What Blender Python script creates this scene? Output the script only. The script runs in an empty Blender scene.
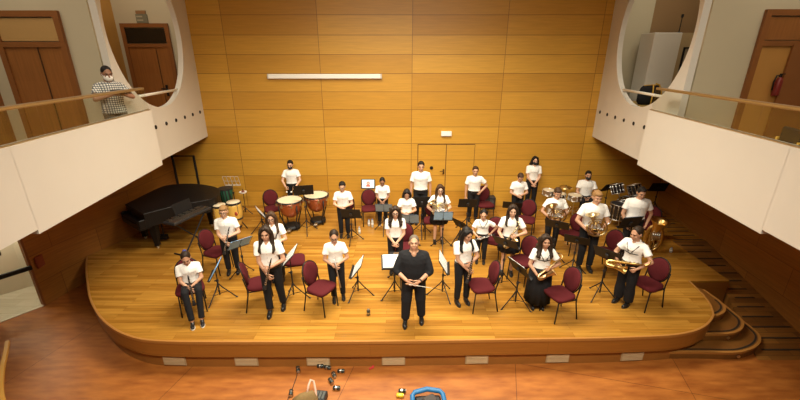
import bpy, math, random
from mathutils import Vector as V, Matrix, Euler, Quaternion
random.seed(7)
SC = bpy.context.scene
COL = SC.collection
PI = math.pi
R = math.radians
# ---------------------------------------------------------------- camera model
F, TH, H = 388.0, R(20.1), 4.41
CT, ST = math.cos(TH), math.sin(TH)
def ray(px, py):
    u, v = (px-400)/F, (py-200)/F
    return (u, CT-v*ST, -ST-v*CT)
def gz(px, py, z=0.0):
    d = ray(px, py); t = (z-H)/d[2]
    return V((d[0]*t, d[1]*t, z))
def gY(px, py, Y):
    d = ray(px, py); t = Y/d[1]
    return V((d[0]*t, Y, H+d[2]*t))

# ---------------------------------------------------------------- materials
MATS = {}
def mat(name, col, rough=0.6, metal=0.0, coat=0.0, var=0.0, scale=30, spec=0.5, bump=0.0, emit=0.0):
    if name in MATS: return MATS[name]
    m = bpy.data.materials.new(name); m.use_nodes = True
    if 'hair' in name or 'cloth' in name: spec = .2
    nt = m.node_tree; b = nt.nodes['Principled BSDF']
    b.inputs['Base Color'].default_value = (*col, 1)
    b.inputs['Roughness'].default_value = rough
    b.inputs['Metallic'].default_value = metal
    b.inputs['Coat Weight'].default_value = coat
    b.inputs['Specular IOR Level'].default_value = spec
    if emit:
        b.inputs['Emission Color'].default_value = (*col, 1)
        b.inputs['Emission Strength'].default_value = emit
    tc = nt.nodes.new('ShaderNodeTexCoord')
    n = nt.nodes.new('ShaderNodeTexNoise'); n.inputs['Scale'].default_value = scale; n.inputs['Detail'].default_value = 3
    nt.links.new(tc.outputs['Object'], n.inputs['Vector'])
    if var:
        mx = nt.nodes.new('ShaderNodeMixRGB'); mx.blend_type = 'MIX'
        mx.inputs[1].default_value = (*[c*(1-var) for c in col], 1)
        mx.inputs[2].default_value = (*[min(1, c*(1+var)) for c in col], 1)
        nt.links.new(n.outputs['Fac'], mx.inputs[0]); nt.links.new(mx.outputs[0], b.inputs['Base Color'])
    if bump:
        bp = nt.nodes.new('ShaderNodeBump'); bp.inputs['Strength'].default_value = bump; bp.inputs['Distance'].default_value = 0.01
        nt.links.new(n.outputs['Fac'], bp.inputs['Height']); nt.links.new(bp.outputs[0], b.inputs['Normal'])
    MATS[name] = m
    return m

def wood(name, c1, c2, mortar, bw, bh, off=0.0, plane='XZ', shift=(0, 0), rough=0.35, msize=0.006, grain=0.35, offset_freq=2, big=0.0):
    m = bpy.data.materials.new(name); m.use_nodes = True
    nt = m.node_tree; L = nt.links.new; N = nt.nodes.new
    b = nt.nodes['Principled BSDF']; b.inputs['Roughness'].default_value = rough
    tc = N('ShaderNodeTexCoord'); sp = N('ShaderNodeSeparateXYZ'); L(tc.outputs['Object'], sp.inputs[0])
    cb = N('ShaderNodeCombineXYZ')
    idx = {'X': 0, 'Y': 1, 'Z': 2}
    for i in (0, 1):
        ad = N('ShaderNodeMath'); ad.operation = 'ADD'; ad.inputs[1].default_value = shift[i]
        L(sp.outputs[idx[plane[i]]], ad.inputs[0]); L(ad.outputs[0], cb.inputs[i])
    br = N('ShaderNodeTexBrick'); br.offset = off; br.offset_frequency = offset_freq; br.squash = 1
    br.inputs['Color1'].default_value = (*c1, 1); br.inputs['Color2'].default_value = (*c2, 1); br.inputs['Mortar'].default_value = (*mortar, 1)
    br.inputs['Scale'].default_value = 1; br.inputs['Mortar Size'].default_value = msize; br.inputs['Mortar Smooth'].default_value = 0.3
    br.inputs['Bias'].default_value = 0.0
    br.inputs['Brick Width'].default_value = bw; br.inputs['Row Height'].default_value = bh
    L(cb.outputs[0], br.inputs['Vector'])
    mp = N('ShaderNodeMapping'); mp.inputs['Scale'].default_value = (1.6, 26, 1); L(cb.outputs[0], mp.inputs['Vector'])
    ns = N('ShaderNodeTexNoise'); ns.inputs['Scale'].default_value = 1; ns.inputs['Detail'].default_value = 5; ns.inputs['Distortion'].default_value = 0.4
    L(mp.outputs[0], ns.inputs['Vector'])
    rp = N('ShaderNodeMapRange'); rp.inputs['From Min'].default_value = 0.25; rp.inputs['From Max'].default_value = 0.75
    rp.inputs['To Min'].default_value = 1-grain; rp.inputs['To Max'].default_value = 1+grain*0.4
    L(ns.outputs['Fac'], rp.inputs['Value'])
    mx = N('ShaderNodeMixRGB'); mx.blend_type = 'MULTIPLY'; mx.inputs[0].default_value = 1
    L(br.outputs['Color'], mx.inputs[1]); L(rp.outputs[0], mx.inputs[2])
    L(mx.outputs[0], b.inputs['Base Color'])
    bp = N('ShaderNodeBump'); bp.inputs['Strength'].default_value = 0.15; bp.inputs['Distance'].default_value = 0.004
    L(ns.outputs['Fac'], bp.inputs['Height']); L(bp.outputs[0], b.inputs['Normal'])
    MATS[name] = m
    return m

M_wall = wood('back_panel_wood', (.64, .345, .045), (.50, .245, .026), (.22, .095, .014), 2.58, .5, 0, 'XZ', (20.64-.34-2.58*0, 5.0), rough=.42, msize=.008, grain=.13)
M_side_shaded = wood('side_panel_wood_shaded', (.42, .175, .03), (.33, .125, .02), (.17, .07, .015), 1.9, .62, .5, 'YZ', (20, 5.62), rough=.45, msize=.006, grain=.25)  # back wall's wood, with the shade under the balconies darkened into its colour
M_stage = wood('stage_parquet', (.50, .250, .040), (.33, .142, .018), (.22, .09, .010), 1.35, .085, .37, 'XY', (20, 5), rough=.27, msize=.0025, grain=.30, offset_freq=3)
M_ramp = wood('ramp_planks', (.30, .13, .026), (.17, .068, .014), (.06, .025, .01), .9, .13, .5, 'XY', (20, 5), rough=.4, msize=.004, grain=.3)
M_fascia = wood('fascia_wood', (.34, .135, .020), (.31, .12, .017), (.2, .08, .012), 3.0, .9, .5, 'XZ', (20, 5.7), rough=.45, msize=.003, grain=.15)
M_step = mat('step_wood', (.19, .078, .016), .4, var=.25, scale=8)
M_stepedge = mat('step_edge_wood', (.40, .18, .04), .4, var=.1)
M_plinth = mat('plinth_wood', (.30, .12, .022), .5, var=.15, scale=5)
M_white = mat('cream_paint', (.70, .67, .60), .55, var=.02, scale=3)
M_cream = mat('balcony_wall_paint', (.56, .49, .34), .7, var=.04, scale=2)
M_door = wood('door_wood', (.34, .13, .032), (.31, .115, .027), (.2, .08, .02), 8, 9, 0, 'ZX', (20, 20), rough=.4, msize=.0, grain=.25)
M_doorframe = mat('door_frame_wood', (.25, .09, .022), .45, var=.15, scale=6)
M_transom = mat('transom_panel', (.50, .30, .11), .4, var=.05)
M_dark = mat('dark_glass', (.012, .010, .008), .15)
M_black = mat('black_metal', (.009, .009, .010), .5, var=.2, spec=.3)
M_blackplastic = mat('black_plastic', (.018, .018, .02), .5, var=.2)
M_piano = mat('piano_black', (.008, .007, .007), .45, spec=.3)
M_chrome = mat('chrome', (.65, .64, .62), .28, 1.0)
M_steel = mat('brushed_steel', (.55, .52, .46), .35, 1.0)
M_railwood = mat('rail_wood', (.36, .25, .14), .32, .5)
M_gold = mat('brass_gold', (.66, .45, .16), .3, 1.0)
M_goldpale = mat('brass_pale', (.62, .50, .28), .3, 1.0)
M_maroon = mat('burgundy_fabric', (.085, .010, .013), .9, spec=.2, var=.2, scale=60)
M_shirt = mat('white_shirt_fabric', (.84, .83, .80), .8, scale=13, bump=1.0)
M_blackcloth = mat('black_cloth', (.013, .013, .015), .85, var=.2, scale=16, bump=.8)
M_shoe = mat('black_leather', (.012, .011, .011), .35)
M_sole = mat('white_rubber', (.7, .68, .62), .6)
M_paper = mat('white_paper', (.85, .84, .80), .7)
M_blue = mat('blue_folder', (.27, .52, .85), .5, var=.15, scale=15)
M_greyblue = mat('grey_blue_folder', (.22, .33, .46), .5, var=.15, scale=15)
M_mask_b = mat('black_mask', (.02, .02, .022), .8)
M_mask_w = mat('white_mask', (.85, .83, .78), .8)
M_eye = mat('eye_dark', (.015, .01, .008), .2)
M_lip = mat('lips', (.38, .13, .09), .6)
M_glass_frame = mat('spectacle_frame', (.02, .018, .018), .3)
SK = [mat('skin_light', (.62, .36, .235), .55, var=.05), mat('skin_tan', (.50, .27, .165), .55, var=.05), mat('skin_dark', (.30, .145, .08), .55, var=.05)]
HR = {'black': mat('hair_black', (.012, .010, .009), .5, var=.3, scale=60), 'brown': mat('hair_brown', (.055, .028, .014), .5, var=.3, scale=60),
      'dark': mat('hair_dark_brown', (.026, .015, .009), .5, var=.3, scale=60), 'blond': mat('hair_blond', (.27, .15, .06), .55, var=.3, scale=60),
      'grey': mat('hair_grey', (.13, .105, .08), .6, var=.3, scale=60)}
def floor_mat():
    m = bpy.data.materials.new('hall_floor_tile'); m.use_nodes = True
    nt = m.node_tree; L = nt.links.new; N = nt.nodes.new
    b = nt.nodes['Principled BSDF']; b.inputs['Roughness'].default_value = .42
    tc = N('ShaderNodeTexCoord')
    mp = N('ShaderNodeMapping'); mp.inputs['Scale'].default_value = (1.2, 5, 1); L(tc.outputs['Object'], mp.inputs['Vector'])
    n = N('ShaderNodeTexNoise'); n.inputs['Scale'].default_value = 2.2; n.inputs['Detail'].default_value = 6; L(mp.outputs[0], n.inputs['Vector'])
    cr = N('ShaderNodeValToRGB'); cr.color_ramp.elements[0].position = .3; cr.color_ramp.elements[0].color = (.27, .080, .014, 1)
    cr.color_ramp.elements[1].position = .7; cr.color_ramp.elements[1].color = (.44, .158, .030, 1)
    L(n.outputs['Fac'], cr.inputs[0])
    # radial joints: sheets about 2.6 m wide
    br = N('ShaderNodeTexBrick'); br.offset = 0; br.inputs['Color1'].default_value = (1, 1, 1, 1); br.inputs['Color2'].default_value = (.93, .92, .92, 1)
    br.inputs['Mortar'].default_value = (.35, .3, .3, 1); br.inputs['Scale'].default_value = 1; br.inputs['Mortar Size'].default_value = .005
    br.inputs['Brick Width'].default_value = 2.7; br.inputs['Row Height'].default_value = 9
    mp2 = N('ShaderNodeMapping'); mp2.inputs['Rotation'].default_value = (0, 0, R(14)); mp2.inputs['Location'].default_value = (2.05, 30.3, 0)
    L(tc.outputs['Object'], mp2.inputs['Vector']); L(mp2.outputs[0], br.inputs['Vector'])
    mx = N('ShaderNodeMixRGB'); mx.blend_type = 'MULTIPLY'; mx.inputs[0].default_value = 1
    L(cr.outputs[0], mx.inputs[1]); L(br.outputs['Color'], mx.inputs[2]); L(mx.outputs[0], b.inputs['Base Color'])
    return m
M_floor = floor_mat()
def glass_mat():
    m = bpy.data.materials.new('balustrade_glass'); m.use_nodes = True
    nt = m.node_tree; nt.nodes.clear()
    o = nt.nodes.new('ShaderNodeOutputMaterial'); mix = nt.nodes.new('ShaderNodeMixShader')
    t = nt.nodes.new('ShaderNodeBsdfTransparent'); g = nt.nodes.new('ShaderNodeBsdfGlossy'); f = nt.nodes.new('ShaderNodeFresnel')
    t.inputs[0].default_value = (.93, .95, .93, 1); g.inputs['Roughness'].default_value = .03; f.inputs[0].default_value = 1.45
    mix.inputs[0].default_value = .06; nt.links.new(t.outputs[0], mix.inputs[1]); nt.links.new(g.outputs[0], mix.inputs[2]); nt.links.new(mix.outputs[0], o.inputs[0])
    return m
M_glass = glass_mat()
def plaid_mat():
    m = bpy.data.materials.new('plaid_shirt'); m.use_nodes = True
    nt = m.node_tree; L = nt.links.new; N = nt.nodes.new; b = nt.nodes['Principled BSDF']; b.inputs['Roughness'].default_value = .85
    tc = N('ShaderNodeTexCoord'); fac = []
    for d in ('X', 'Z'):
        w = N('ShaderNodeTexWave'); w.bands_direction = d; w.inputs['Scale'].default_value = 8.5; w.inputs['Distortion'].default_value = 2.0
        L(tc.outputs['Object'], w.inputs['Vector']); fac.append(w)
    mx = N('ShaderNodeMath'); mx.operation = 'MULTIPLY'; L(fac[0].outputs['Fac'], mx.inputs[0]); L(fac[1].outputs['Fac'], mx.inputs[1])
    cr = N('ShaderNodeValToRGB'); cr.color_ramp.elements[0].color = (.10, .11, .12, 1); cr.color_ramp.elements[1].color = (.75, .72, .64, 1)
    cr.color_ramp.elements[0].position = .05; cr.color_ramp.elements[1].position = .45
    L(mx.outputs[0], cr.inputs[0]); L(cr.outputs[0], b.inputs['Base Color'])
    return m
M_plaid = plaid_mat()

# ---------------------------------------------------------------- mesh builder
class MB:
    def __init__(s): s.v = []; s.f = []
    def add(s, vs, fs, mtx=None):
        o = len(s.v)
        s.v += [tuple(mtx @ V(p)) if mtx else tuple(p) for p in vs]
        s.f += [tuple(i+o for i in f) for f in fs]; return s
    def box(s, c, d, mtx=None):
        x, y, z = d[0]/2, d[1]/2, d[2]/2
        vs = [(c[0]+a*x, c[1]+b*y, c[2]+e*z) for a in (-1, 1) for b in (-1, 1) for e in (-1, 1)]
        return s.add(vs, [(0, 1, 3, 2), (4, 6, 7, 5), (0, 4, 5, 1), (2, 3, 7, 6), (0, 2, 6, 4), (1, 5, 7, 3)], mtx)
    def rbox(s, c, d, b=.01, mtx=None):      # box with chamfered vertical and horizontal edges
        x, y, z = d[0]/2, d[1]/2, d[2]/2; rings = []
        for (dz, ins) in ((-z, b), (-z+b, 0), (z-b, 0), (z, b)):
            X, Y = x-ins, y-ins
            rings.append([(c[0]+p, c[1]+q, c[2]+dz) for p, q in ((-X+b, -Y), (X-b, -Y), (X, -Y+b), (X, Y-b), (X-b, Y), (-X+b, Y), (-X, Y-b), (-X, -Y+b))])
        return s.loft(rings, mtx)
    def loft(s, rings, mtx=None, cap=True, closed=False):
        n = len(rings[0]); vs = [p for r in rings for p in r]; fs = []
        m = len(rings)
        for i in range(m if closed else m-1):
            j = (i+1) % m
            for k in range(n):
                fs.append((i*n+k, i*n+(k+1) % n, j*n+(k+1) % n, j*n+k))
        if cap and not closed:
            fs.append(tuple(range(n-1, -1, -1))); fs.append(tuple(range((m-1)*n, m*n)))
        return s.add(vs, fs, mtx)
    def tube(s, pts, r, seg=10, closed=False, mtx=None, cap=True):
        pts = [V(p) for p in pts]; n = len(pts)
        rr = r if isinstance(r, (list, tuple)) else [r]*n
        rings = []; up = None
        for i, p in enumerate(pts):
            if closed: t = pts[(i+1) % n]-pts[i-1]
            else: t = pts[min(i+1, n-1)]-pts[max(i-1, 0)]
            if t.length < 1e-9: t = V((0, 0, 1))
            t.normalize()
            if up is None:
                up = t.orthogonal().normalized()
            up = (up - t*up.dot(t))
            if up.length < 1e-6: up = t.orthogonal()
            up.normalize(); w = t.cross(up)
            rings.append([tuple(p+(up*math.cos(2*PI*k/seg)+w*math.sin(2*PI*k/seg))*rr[i]) for k in range(seg)])
        return s.loft(rings, mtx, cap, closed)
    def lathe(s, prof, seg=20, mtx=None, c=(0, 0, 0)):   # prof: (r,z)
        rings = [[(c[0]+max(r, 1e-4)*math.cos(2*PI*k/seg), c[1]+max(r, 1e-4)*math.sin(2*PI*k/seg), c[2]+z) for k in range(seg)] for r, z in prof]
        return s.loft(rings, mtx)
    def ell(s, c, r, mtx=None, seg=14, rg=8):
        r = r if isinstance(r, (list, tuple)) else (r, r, r)
        rings = []
        for i in range(rg+1):
            a = -PI/2+PI*i/rg; q = max(math.cos(a), 1e-3)
            rings.append([(c[0]+r[0]*q*math.cos(2*PI*k/seg), c[1]+r[1]*q*math.sin(2*PI*k/seg), c[2]+r[2]*math.sin(a)) for k in range(seg)])
        return s.loft(rings, mtx)
    def cap(s, a, b, ra, rb=None, seg=12):      # tapered capsule
        rb = ra if rb is None else rb
        a, b = V(a), V(b); d = (b-a)
        if d.length < 1e-6: return s.ell(a, ra)
        d.normalize(); u = d.orthogonal().normalized(); w = d.cross(u); rings = []
        for i in range(5):
            t = -PI/2+PI/2*i/4; rings.append((a+d*ra*math.sin(t), max(ra*math.cos(t), 1e-3)))
        for i in range(5):
            t = PI/2*i/4; rings.append((b+d*rb*math.sin(t), max(rb*math.cos(t), 1e-3)))
        return s.loft([[tuple(p+(u*math.cos(2*PI*k/seg)+w*math.sin(2*PI*k/seg))*r) for k in range(seg)] for p, r in rings])
    def prism(s, poly, z0, z1, mtx=None):
        return s.loft([[(x, y, z0) for x, y in poly], [(x, y, z1) for x, y in poly]], mtx)
    def mesh(s, name):
        me = bpy.data.meshes.new(name); me.from_pydata(s.v, [], s.f); me.validate(); return me
    def build(s, name, m, parent=None, smooth=False, vox=0, sm=3):
        me = s.mesh(name)
        if vox: me = voxel(me, vox, sm, name); smooth = True
        return link(name, me, m, parent, smooth)
def fixn(me):
    import bmesh
    bm = bmesh.new(); bm.from_mesh(me); bmesh.ops.recalc_face_normals(bm, faces=bm.faces); bm.to_mesh(me); bm.free()
def voxel(me, size, sm, name):
    fixn(me)
    t = bpy.data.objects.new('tmp', me); COL.objects.link(t)
    md = t.modifiers.new('r', 'REMESH'); md.mode = 'VOXEL'; md.voxel_size = size; md.adaptivity = 0
    if sm:
        ms = t.modifiers.new('s', 'SMOOTH'); ms.factor = .5; ms.iterations = sm
    dg = bpy.context.evaluated_depsgraph_get(); dg.update()
    out = bpy.data.meshes.new_from_object(t.evaluated_get(dg)); out.name = name
    bpy.data.objects.remove(t); bpy.data.meshes.remove(me)
    return out
def link(name, me, m, parent=None, smooth=False):
    if not smooth or True: fixn(me)
    me.materials.clear(); me.materials.append(m)
    me.polygons.foreach_set('use_smooth', [smooth]*len(me.polygons))
    o = bpy.data.objects.new(name, me); COL.objects.link(o)
    if parent: o.parent = parent
    return o
def tag(o, label, cat, group=None, kind=None):
    o['label'] = label; o['category'] = cat
    if group: o['group'] = group
    if kind: o['kind'] = kind
    return o
def thing(name, loc, rot, label, cat, group=None):
    o = bpy.data.objects.new(name, None); COL.objects.link(o); o.location = loc
    o.rotation_euler = (0, 0, rot) if not isinstance(rot, Euler) else rot
    o.empty_display_size = .1
    return tag(o, label, cat, group)
def struct(o):
    o['kind'] = 'structure'; return o
def dup(root, loc, rot, label, group=None):
    r = root.copy(); COL.objects.link(r); r.location = loc; r.rotation_euler = (0, 0, rot) if not isinstance(rot, Euler) else rot
    r['label'] = label
    if group: r['group'] = group
    for ch in list(root.children):
        c = ch.copy(); COL.objects.link(c); c.parent = r
        for g in list(ch.children):
            d = g.copy(); COL.objects.link(d); d.parent = c
    return r
def mix(a, b, t): return V(a)*(1-t)+V(b)*t

# ================================================================ SETTING
FL = -.58                                             # hall floor level; stage top is z = 0
o = MB().box((0, 4.5, FL-.1), (24, 16, .2)).build('floor', M_floor); struct(o)
o = MB().box((.3, 11.6, 3.4), (17.5, .2, 8.2)).build('wall_back', M_wall); struct(o)
o = MB().box((0, 4.5, 7.6), (24, 16, .2)).build('ceiling', M_white); struct(o)

edge_px = [(86, 257), (85.6, 270), (87, 284), (90, 300), (100, 317.5), (115, 330), (133, 337.5), (150, 340.5), (175, 341.7), (200, 342), (300, 342), (400, 341.3), (500, 339.8),
           (600, 338.3), (650, 336.6), (675, 335), (695, 331), (707, 325), (713.5, 317), (713.5, 311), (710, 303), (704, 295), (697, 288), (690, 281)]
def catmull(pl, n=4):
    out = []
    for i in range(len(pl)-1):
        a, b, c, d = [V(pl[min(max(i+k, 0), len(pl)-1)]) for k in (-1, 0, 1, 2)]
        for j in range(n):
            u = j/n; out.append(tuple(.5*((2*b)+(c-a)*u+(2*a-5*b+4*c-d)*u*u+(3*b-a-3*c+d)*u**3)))
    return out+[tuple(pl[-1])]
front = [gz(*p) for p in edge_px]; front = catmull([(p.x, p.y) for p in front])
back = [(6.95, 7.10), (6.99, 9.0), (7.97, 9.0), (8.3, 11.5), (-7.3, 11.5), (-7.4, 9.4)]
def inset(poly, d, n):                                # move the first n points of a counter-clockwise outline inwards
    out = []
    for i, p in enumerate(poly):
        if i >= n: out.append(p); continue
        a = V(poly[max(i-1, 0)]); b = V(poly[min(i+1, n-1)]); t = (b-a).normalized(); out.append((p[0]-t.y*d, p[1]+t.x*d))
    return out
poly = front+back; nf = len(front)
stage = struct(MB().prism(poly, -.045, 0).build('stage', M_stage))
f1 = inset(poly, .012, nf); f2 = inset(poly, .07, nf)
MB().prism(f1, -.325, -.04).build('fascia', M_fascia, stage)
MB().prism(f2, FL, -.32).build('plinth', M_plinth, stage)
# pale edge band running round the stage front
m = MB(); q = inset(front, -.004, nf); q2 = inset(front, .03, nf)
m.loft([[(a[0], a[1], -.05), (a[0], a[1], .003), (b[0], b[1], .003), (b[0], b[1], -.05)] for a, b in zip(q, q2)])
m.build('edge_band', M_stepedge, stage)
# vents in the plinth
for i, px in enumerate((175, 247, 318.5, 393.5, 476.5, 557.5, 633.5)):
    c = gz(px, 361 if px < 450 else 358.5, -.47); yy = None
    for a, b in zip(f2[:nf-1], f2[1:nf]):
        if a[0] <= c.x*.99 <= b[0]: yy = a[1]+(b[1]-a[1])*(c.x-a[0])/(b[0]-a[0]); an = math.atan2(b[1]-a[1], b[0]-a[0]); break
    mt = Matrix.Translation((c.x*1.0, yy-.008, -.455)) @ Matrix.Rotation(an, 4, 'Z')
    v = MB().rbox((0, 0, 0), (.40, .02, .19), .006, mt).build('vent', mat('vent_frame', (.42, .30, .16), .5), stage)
    m = MB()
    for k in range(6): m.box((0, -.012, -.07+.028*k), (.36, .008, .012), mt)
    m.build('grille', mat('vent_slat', (.56, .42, .25), .5), v)

# side walls under the balconies
def wall_strip(name, pts, z0, z1, m, th=.12, out=1):
    b = MB(); n = len(pts); rings = []
    for i, p in enumerate(pts):
        a = V(pts[max(i-1, 0)]); c = V(pts[min(i+1, n-1)]); t = (c-a).normalized(); nx, ny = -t.y*out*th, t.x*out*th
        rings.append([(p[0], p[1], z0), (p[0], p[1], z1), (p[0]+nx, p[1]+ny, z1), (p[0]+nx, p[1]+ny, z0)])
    return struct(b.loft(rings).build(name, m))
wall_strip('wall_left', [(-6.86, 11.52), (-6.93, 10.5), (-7.04, 9.41), (-7.2, 8.8), (-7.41, 8.14), (-7.53, 7.6), (-7.60, 7.05)], FL, 2.4, M_side_shaded, out=-1)
wall_strip('wall_right', [(8.13, 11.52), (7.85, 8.84), (7.56, 5.99), (7.3, 3.5), (7.0, .5)], FL, 2.4, M_side_shaded, out=1)
# left exit door set in an angled bay
A, B = V((-7.60, 7.05)), V((-8.06, 6.42)); d = (B-A).normalized(); ang = math.atan2(d.y, d.x)
mt = Matrix.Translation((A.x, A.y, FL)) @ Matrix.Rotation(ang, 4, 'Z')
L = (B-A).length; mt_door, L_door = mt, L
M_tile = wood('corridor_tile', (.66, .61, .47), (.56, .50, .37), (.42, .36, .26), .5, .25, .5, 'XY', (20, 20), rough=.5, msize=.004, grain=.15)
m = MB()
for x in (.02, L-.02): m.box((x, 0, 1.06), (.04, .05, 2.1), mt)
m.box((L/2, 0, 2.09), (L, .05, .05), mt)
dr = struct(m.build('door_1', M_doorframe)); dr['label'] = 'glass exit door with a black push bar in the left wall'
MB().box((L/2, 0, 1.06), (L-.08, .012, 2.04), mt).build('glass_pane', M_glass, dr)
MB().rbox((L/2, .05, .95), (L*.98, .06, .09), .01, mt).build('push_bar', M_black, dr)
MB().box((L*.70, .02, 1.52), (L*.5, .02, .30), mt).build('notice_panel', M_dark, dr)
struct(MB().prism([(A.x, A.y), (-7.70, 7.6), (-7.74, 8.1), (-9.5, 8.1), (-9.5, 6.1), (B.x, B.y)], FL, FL+.012).build('floor_corridor', M_tile))
wall_strip('wall_corridor', [(-7.70, 8.05), (-8.6, 7.75), (-9.3, 7.0), (-9.3, 5.8)], FL, 2.3, mat('corridor_wall', (.66, .62, .48), .6, var=.08, scale=3), .1, -1)
struct(MB().prism([(A.x, A.y), (-7.70, 7.6), (-7.74, 8.1), (-9.5, 8.1), (-9.5, 5.8), (B.x, B.y)], 1.72, 1.80).build('ceiling_corridor', M_white))
mt2 = Matrix.Translation((B.x, B.y, FL)) @ Matrix.Rotation(ang, 4, 'Z')
struct(MB().box((1.2, 0, 1.5), (2.4, .14, 3.0), mt2).build('wall_bay', M_side_shaded))
c = V((-7.52, 7.45, .42))
o = MB().rbox((0, 0, 0), (.04, .2, .26), .01).build('alarm_box', mat('alarm_red', (.30, .07, .035), .5)); o.location = (-7.575, 7.22, .40); o.rotation_euler = (0, 0, R(8))
tag(o, 'small reddish square box on the dark wood wall beside the pale door', 'wall box')

# ramp on the right and the fan of curved steps
def zr(y): return max(FL, min(0, -(9.0-y)*.1634))
def xw(y): return 7.56+(y-5.99)*.1017
def xi(y): return 6.99 if y > 7.1 else 6.99-(7.1-y)*.42
rings = []
for i in range(12):
    y = 9.0-i*(3.56/11); rings.append([(xi(y), y, FL-.02), (xi(y), y, zr(y)+.001), (xw(y), y, zr(y)+.001), (xw(y), y, FL-.02)])
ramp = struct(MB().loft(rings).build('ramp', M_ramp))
m = MB(); random.seed(3)
for i in range(21):
    y = 10.9-i*.262; x0 = xi(min(y, 9))+random.uniform(.03, .16); x1 = xw(y)-random.uniform(.03, .20)
    if y > 9.1: x0 += .1
    m.box(((x0+x1)/2, y, zr(y)+.003), (x1-x0, .034, .006))
m.build('anti_slip_strip', mat('anti_slip_rubber', (.022, .014, .008), .9), ramp)
wall_strip('baseboard_right', [(xw(11.4)-.01, 11.4), (xw(9)-.01, 9.0)], -.02, .06, M_plinth, .015, 1)
steps = [(-.435, [(640, 352), (700, 352), (735, 352.5), (750, 349.5), (759, 344), (760.5, 337), (755, 330), (741, 319), (722, 305), (706, 292)]),
         (-.29, [(690, 334.5), (712, 334), (730, 333.5), (739, 331), (743.5, 326), (742.5, 320), (735, 313), (721, 302), (706, 291)]),
         (-.145, [(695, 318), (708, 316.5), (719, 315), (724.5, 311.5), (725.5, 307.5), (722, 302.5), (714, 296.5), (704, 289.5)])]
apex = (6.15, 7.10)
for i, (z, pp) in enumerate(steps):
    pts = [gz(*p, z) for p in pp]; pts = catmull([(p.x, p.y) for p in pts])
    inner = [(6.25, 7.1), (5.8, 7.1), (4.6, 6.4), (min(pts[0][0], 4.9), pts[0][1]+.2)]
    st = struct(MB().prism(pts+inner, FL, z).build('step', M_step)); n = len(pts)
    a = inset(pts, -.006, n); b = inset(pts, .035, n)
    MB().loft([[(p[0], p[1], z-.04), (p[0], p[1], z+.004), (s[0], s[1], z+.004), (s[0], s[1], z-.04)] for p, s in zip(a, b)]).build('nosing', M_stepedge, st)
    a = inset(pts, .055, n)[1:]; b = inset(pts, .085, n)[1:]
    MB().loft([[(p[0], p[1], z), (p[0], p[1], z+.004), (s[0], s[1], z+.004), (s[0], s[1], z)] for p, s in zip(a[:-6], b[:-6])]).build('grip_strip', MATS['anti_slip_rubber'], st)
    k = 8 if i else 9; l = V((*pts[k], z-.085))
    if i < 2: MB().lathe([(.0, 0), (.028, 0), (.03, .012), (.0, .014)], 12, Matrix.Translation(l+V((-.02, -.012, 0))) @ Matrix.Rotation(R(90), 4, 'X')).build('step_light', M_chrome, st)

# back wall: double door, long batten lamp, emergency lamp
gm = mat('groove_dark', (.09, .035, .008), .8)
xs = [gY(x, 146, 11.49).x for x in (418, 446.5, 475)]
d2 = struct(MB().box(((xs[0]+xs[2])/2, 11.498, .99), (xs[2]-xs[0], .012, 1.98)).build('door_2', M_wall))
m = MB()
for i, x in enumerate(xs): m.box((x, 11.49, .99), (.02 if i < 2 else .01, .006, 1.98))
m.box(((xs[0]+xs[2])/2, 11.49, 1.98), (xs[2]-xs[0], .006, .02)); m.build('door_gap', gm, d2)
p = gY(443.5, 172, 11.45); m = MB(); m.box((p.x, 11.475, p.z), (.05, .02, .16)); m.tube([(p.x, 11.46, p.z+.03), (p.x, 11.42, p.z+.03), (p.x-.12, 11.42, p.z+.03)], .012, 8); m.build('door_handle', mat('bronze', (.12, .07, .03), .4, .8), d2)
p = gY(431.5, 168, 11.47); MB().lathe([(0, 0), (.055, 0), (.05, .03), (0, .03)], 14, Matrix.Translation((p.x, 11.49, p.z)) @ Matrix.Rotation(R(90), 4, 'X')).build('door_lock', M_black, d2)
lx0, lx1 = gY(268, 76.5, 11.42).x, gY(381, 76, 11.42).x; lz = gY(320, 76.5, 11.42).z
t = thing('batten_lamp', ((lx0+lx1)/2, 11.5, lz), 0, 'long slim white batten lamp mounted high on the wood back wall', 'wall lamp')
MB().rbox((0, -.05, 0), (lx1-lx0, .1, .13), .02).build('housing', mat('lamp_white', (.88, .86, .80), .4), t)
for s in (-1, 1): MB().rbox((s*(lx1-lx0)/2, -.05, 0), (.05, .108, .138), .015).build('end_cap', mat('lamp_cap', (.6, .56, .48), .5), t)
p = gY(446.5, 134, 11.45)
t = thing('emergency_lamp', (p.x, 11.5, p.z), 0, 'small white emergency lamp on the back wall above the double door', 'wall lamp')
MB().rbox((0, -.03, 0), (.31, .06, .15), .012).build('housing', MATS['lamp_white'], t)
MB().rbox((0, -.065, -.01), (.26, .016, .09), .006).build('diffuser', M_paper, t)
p = gY(251.5+2.5, 160, 11.45)

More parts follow.
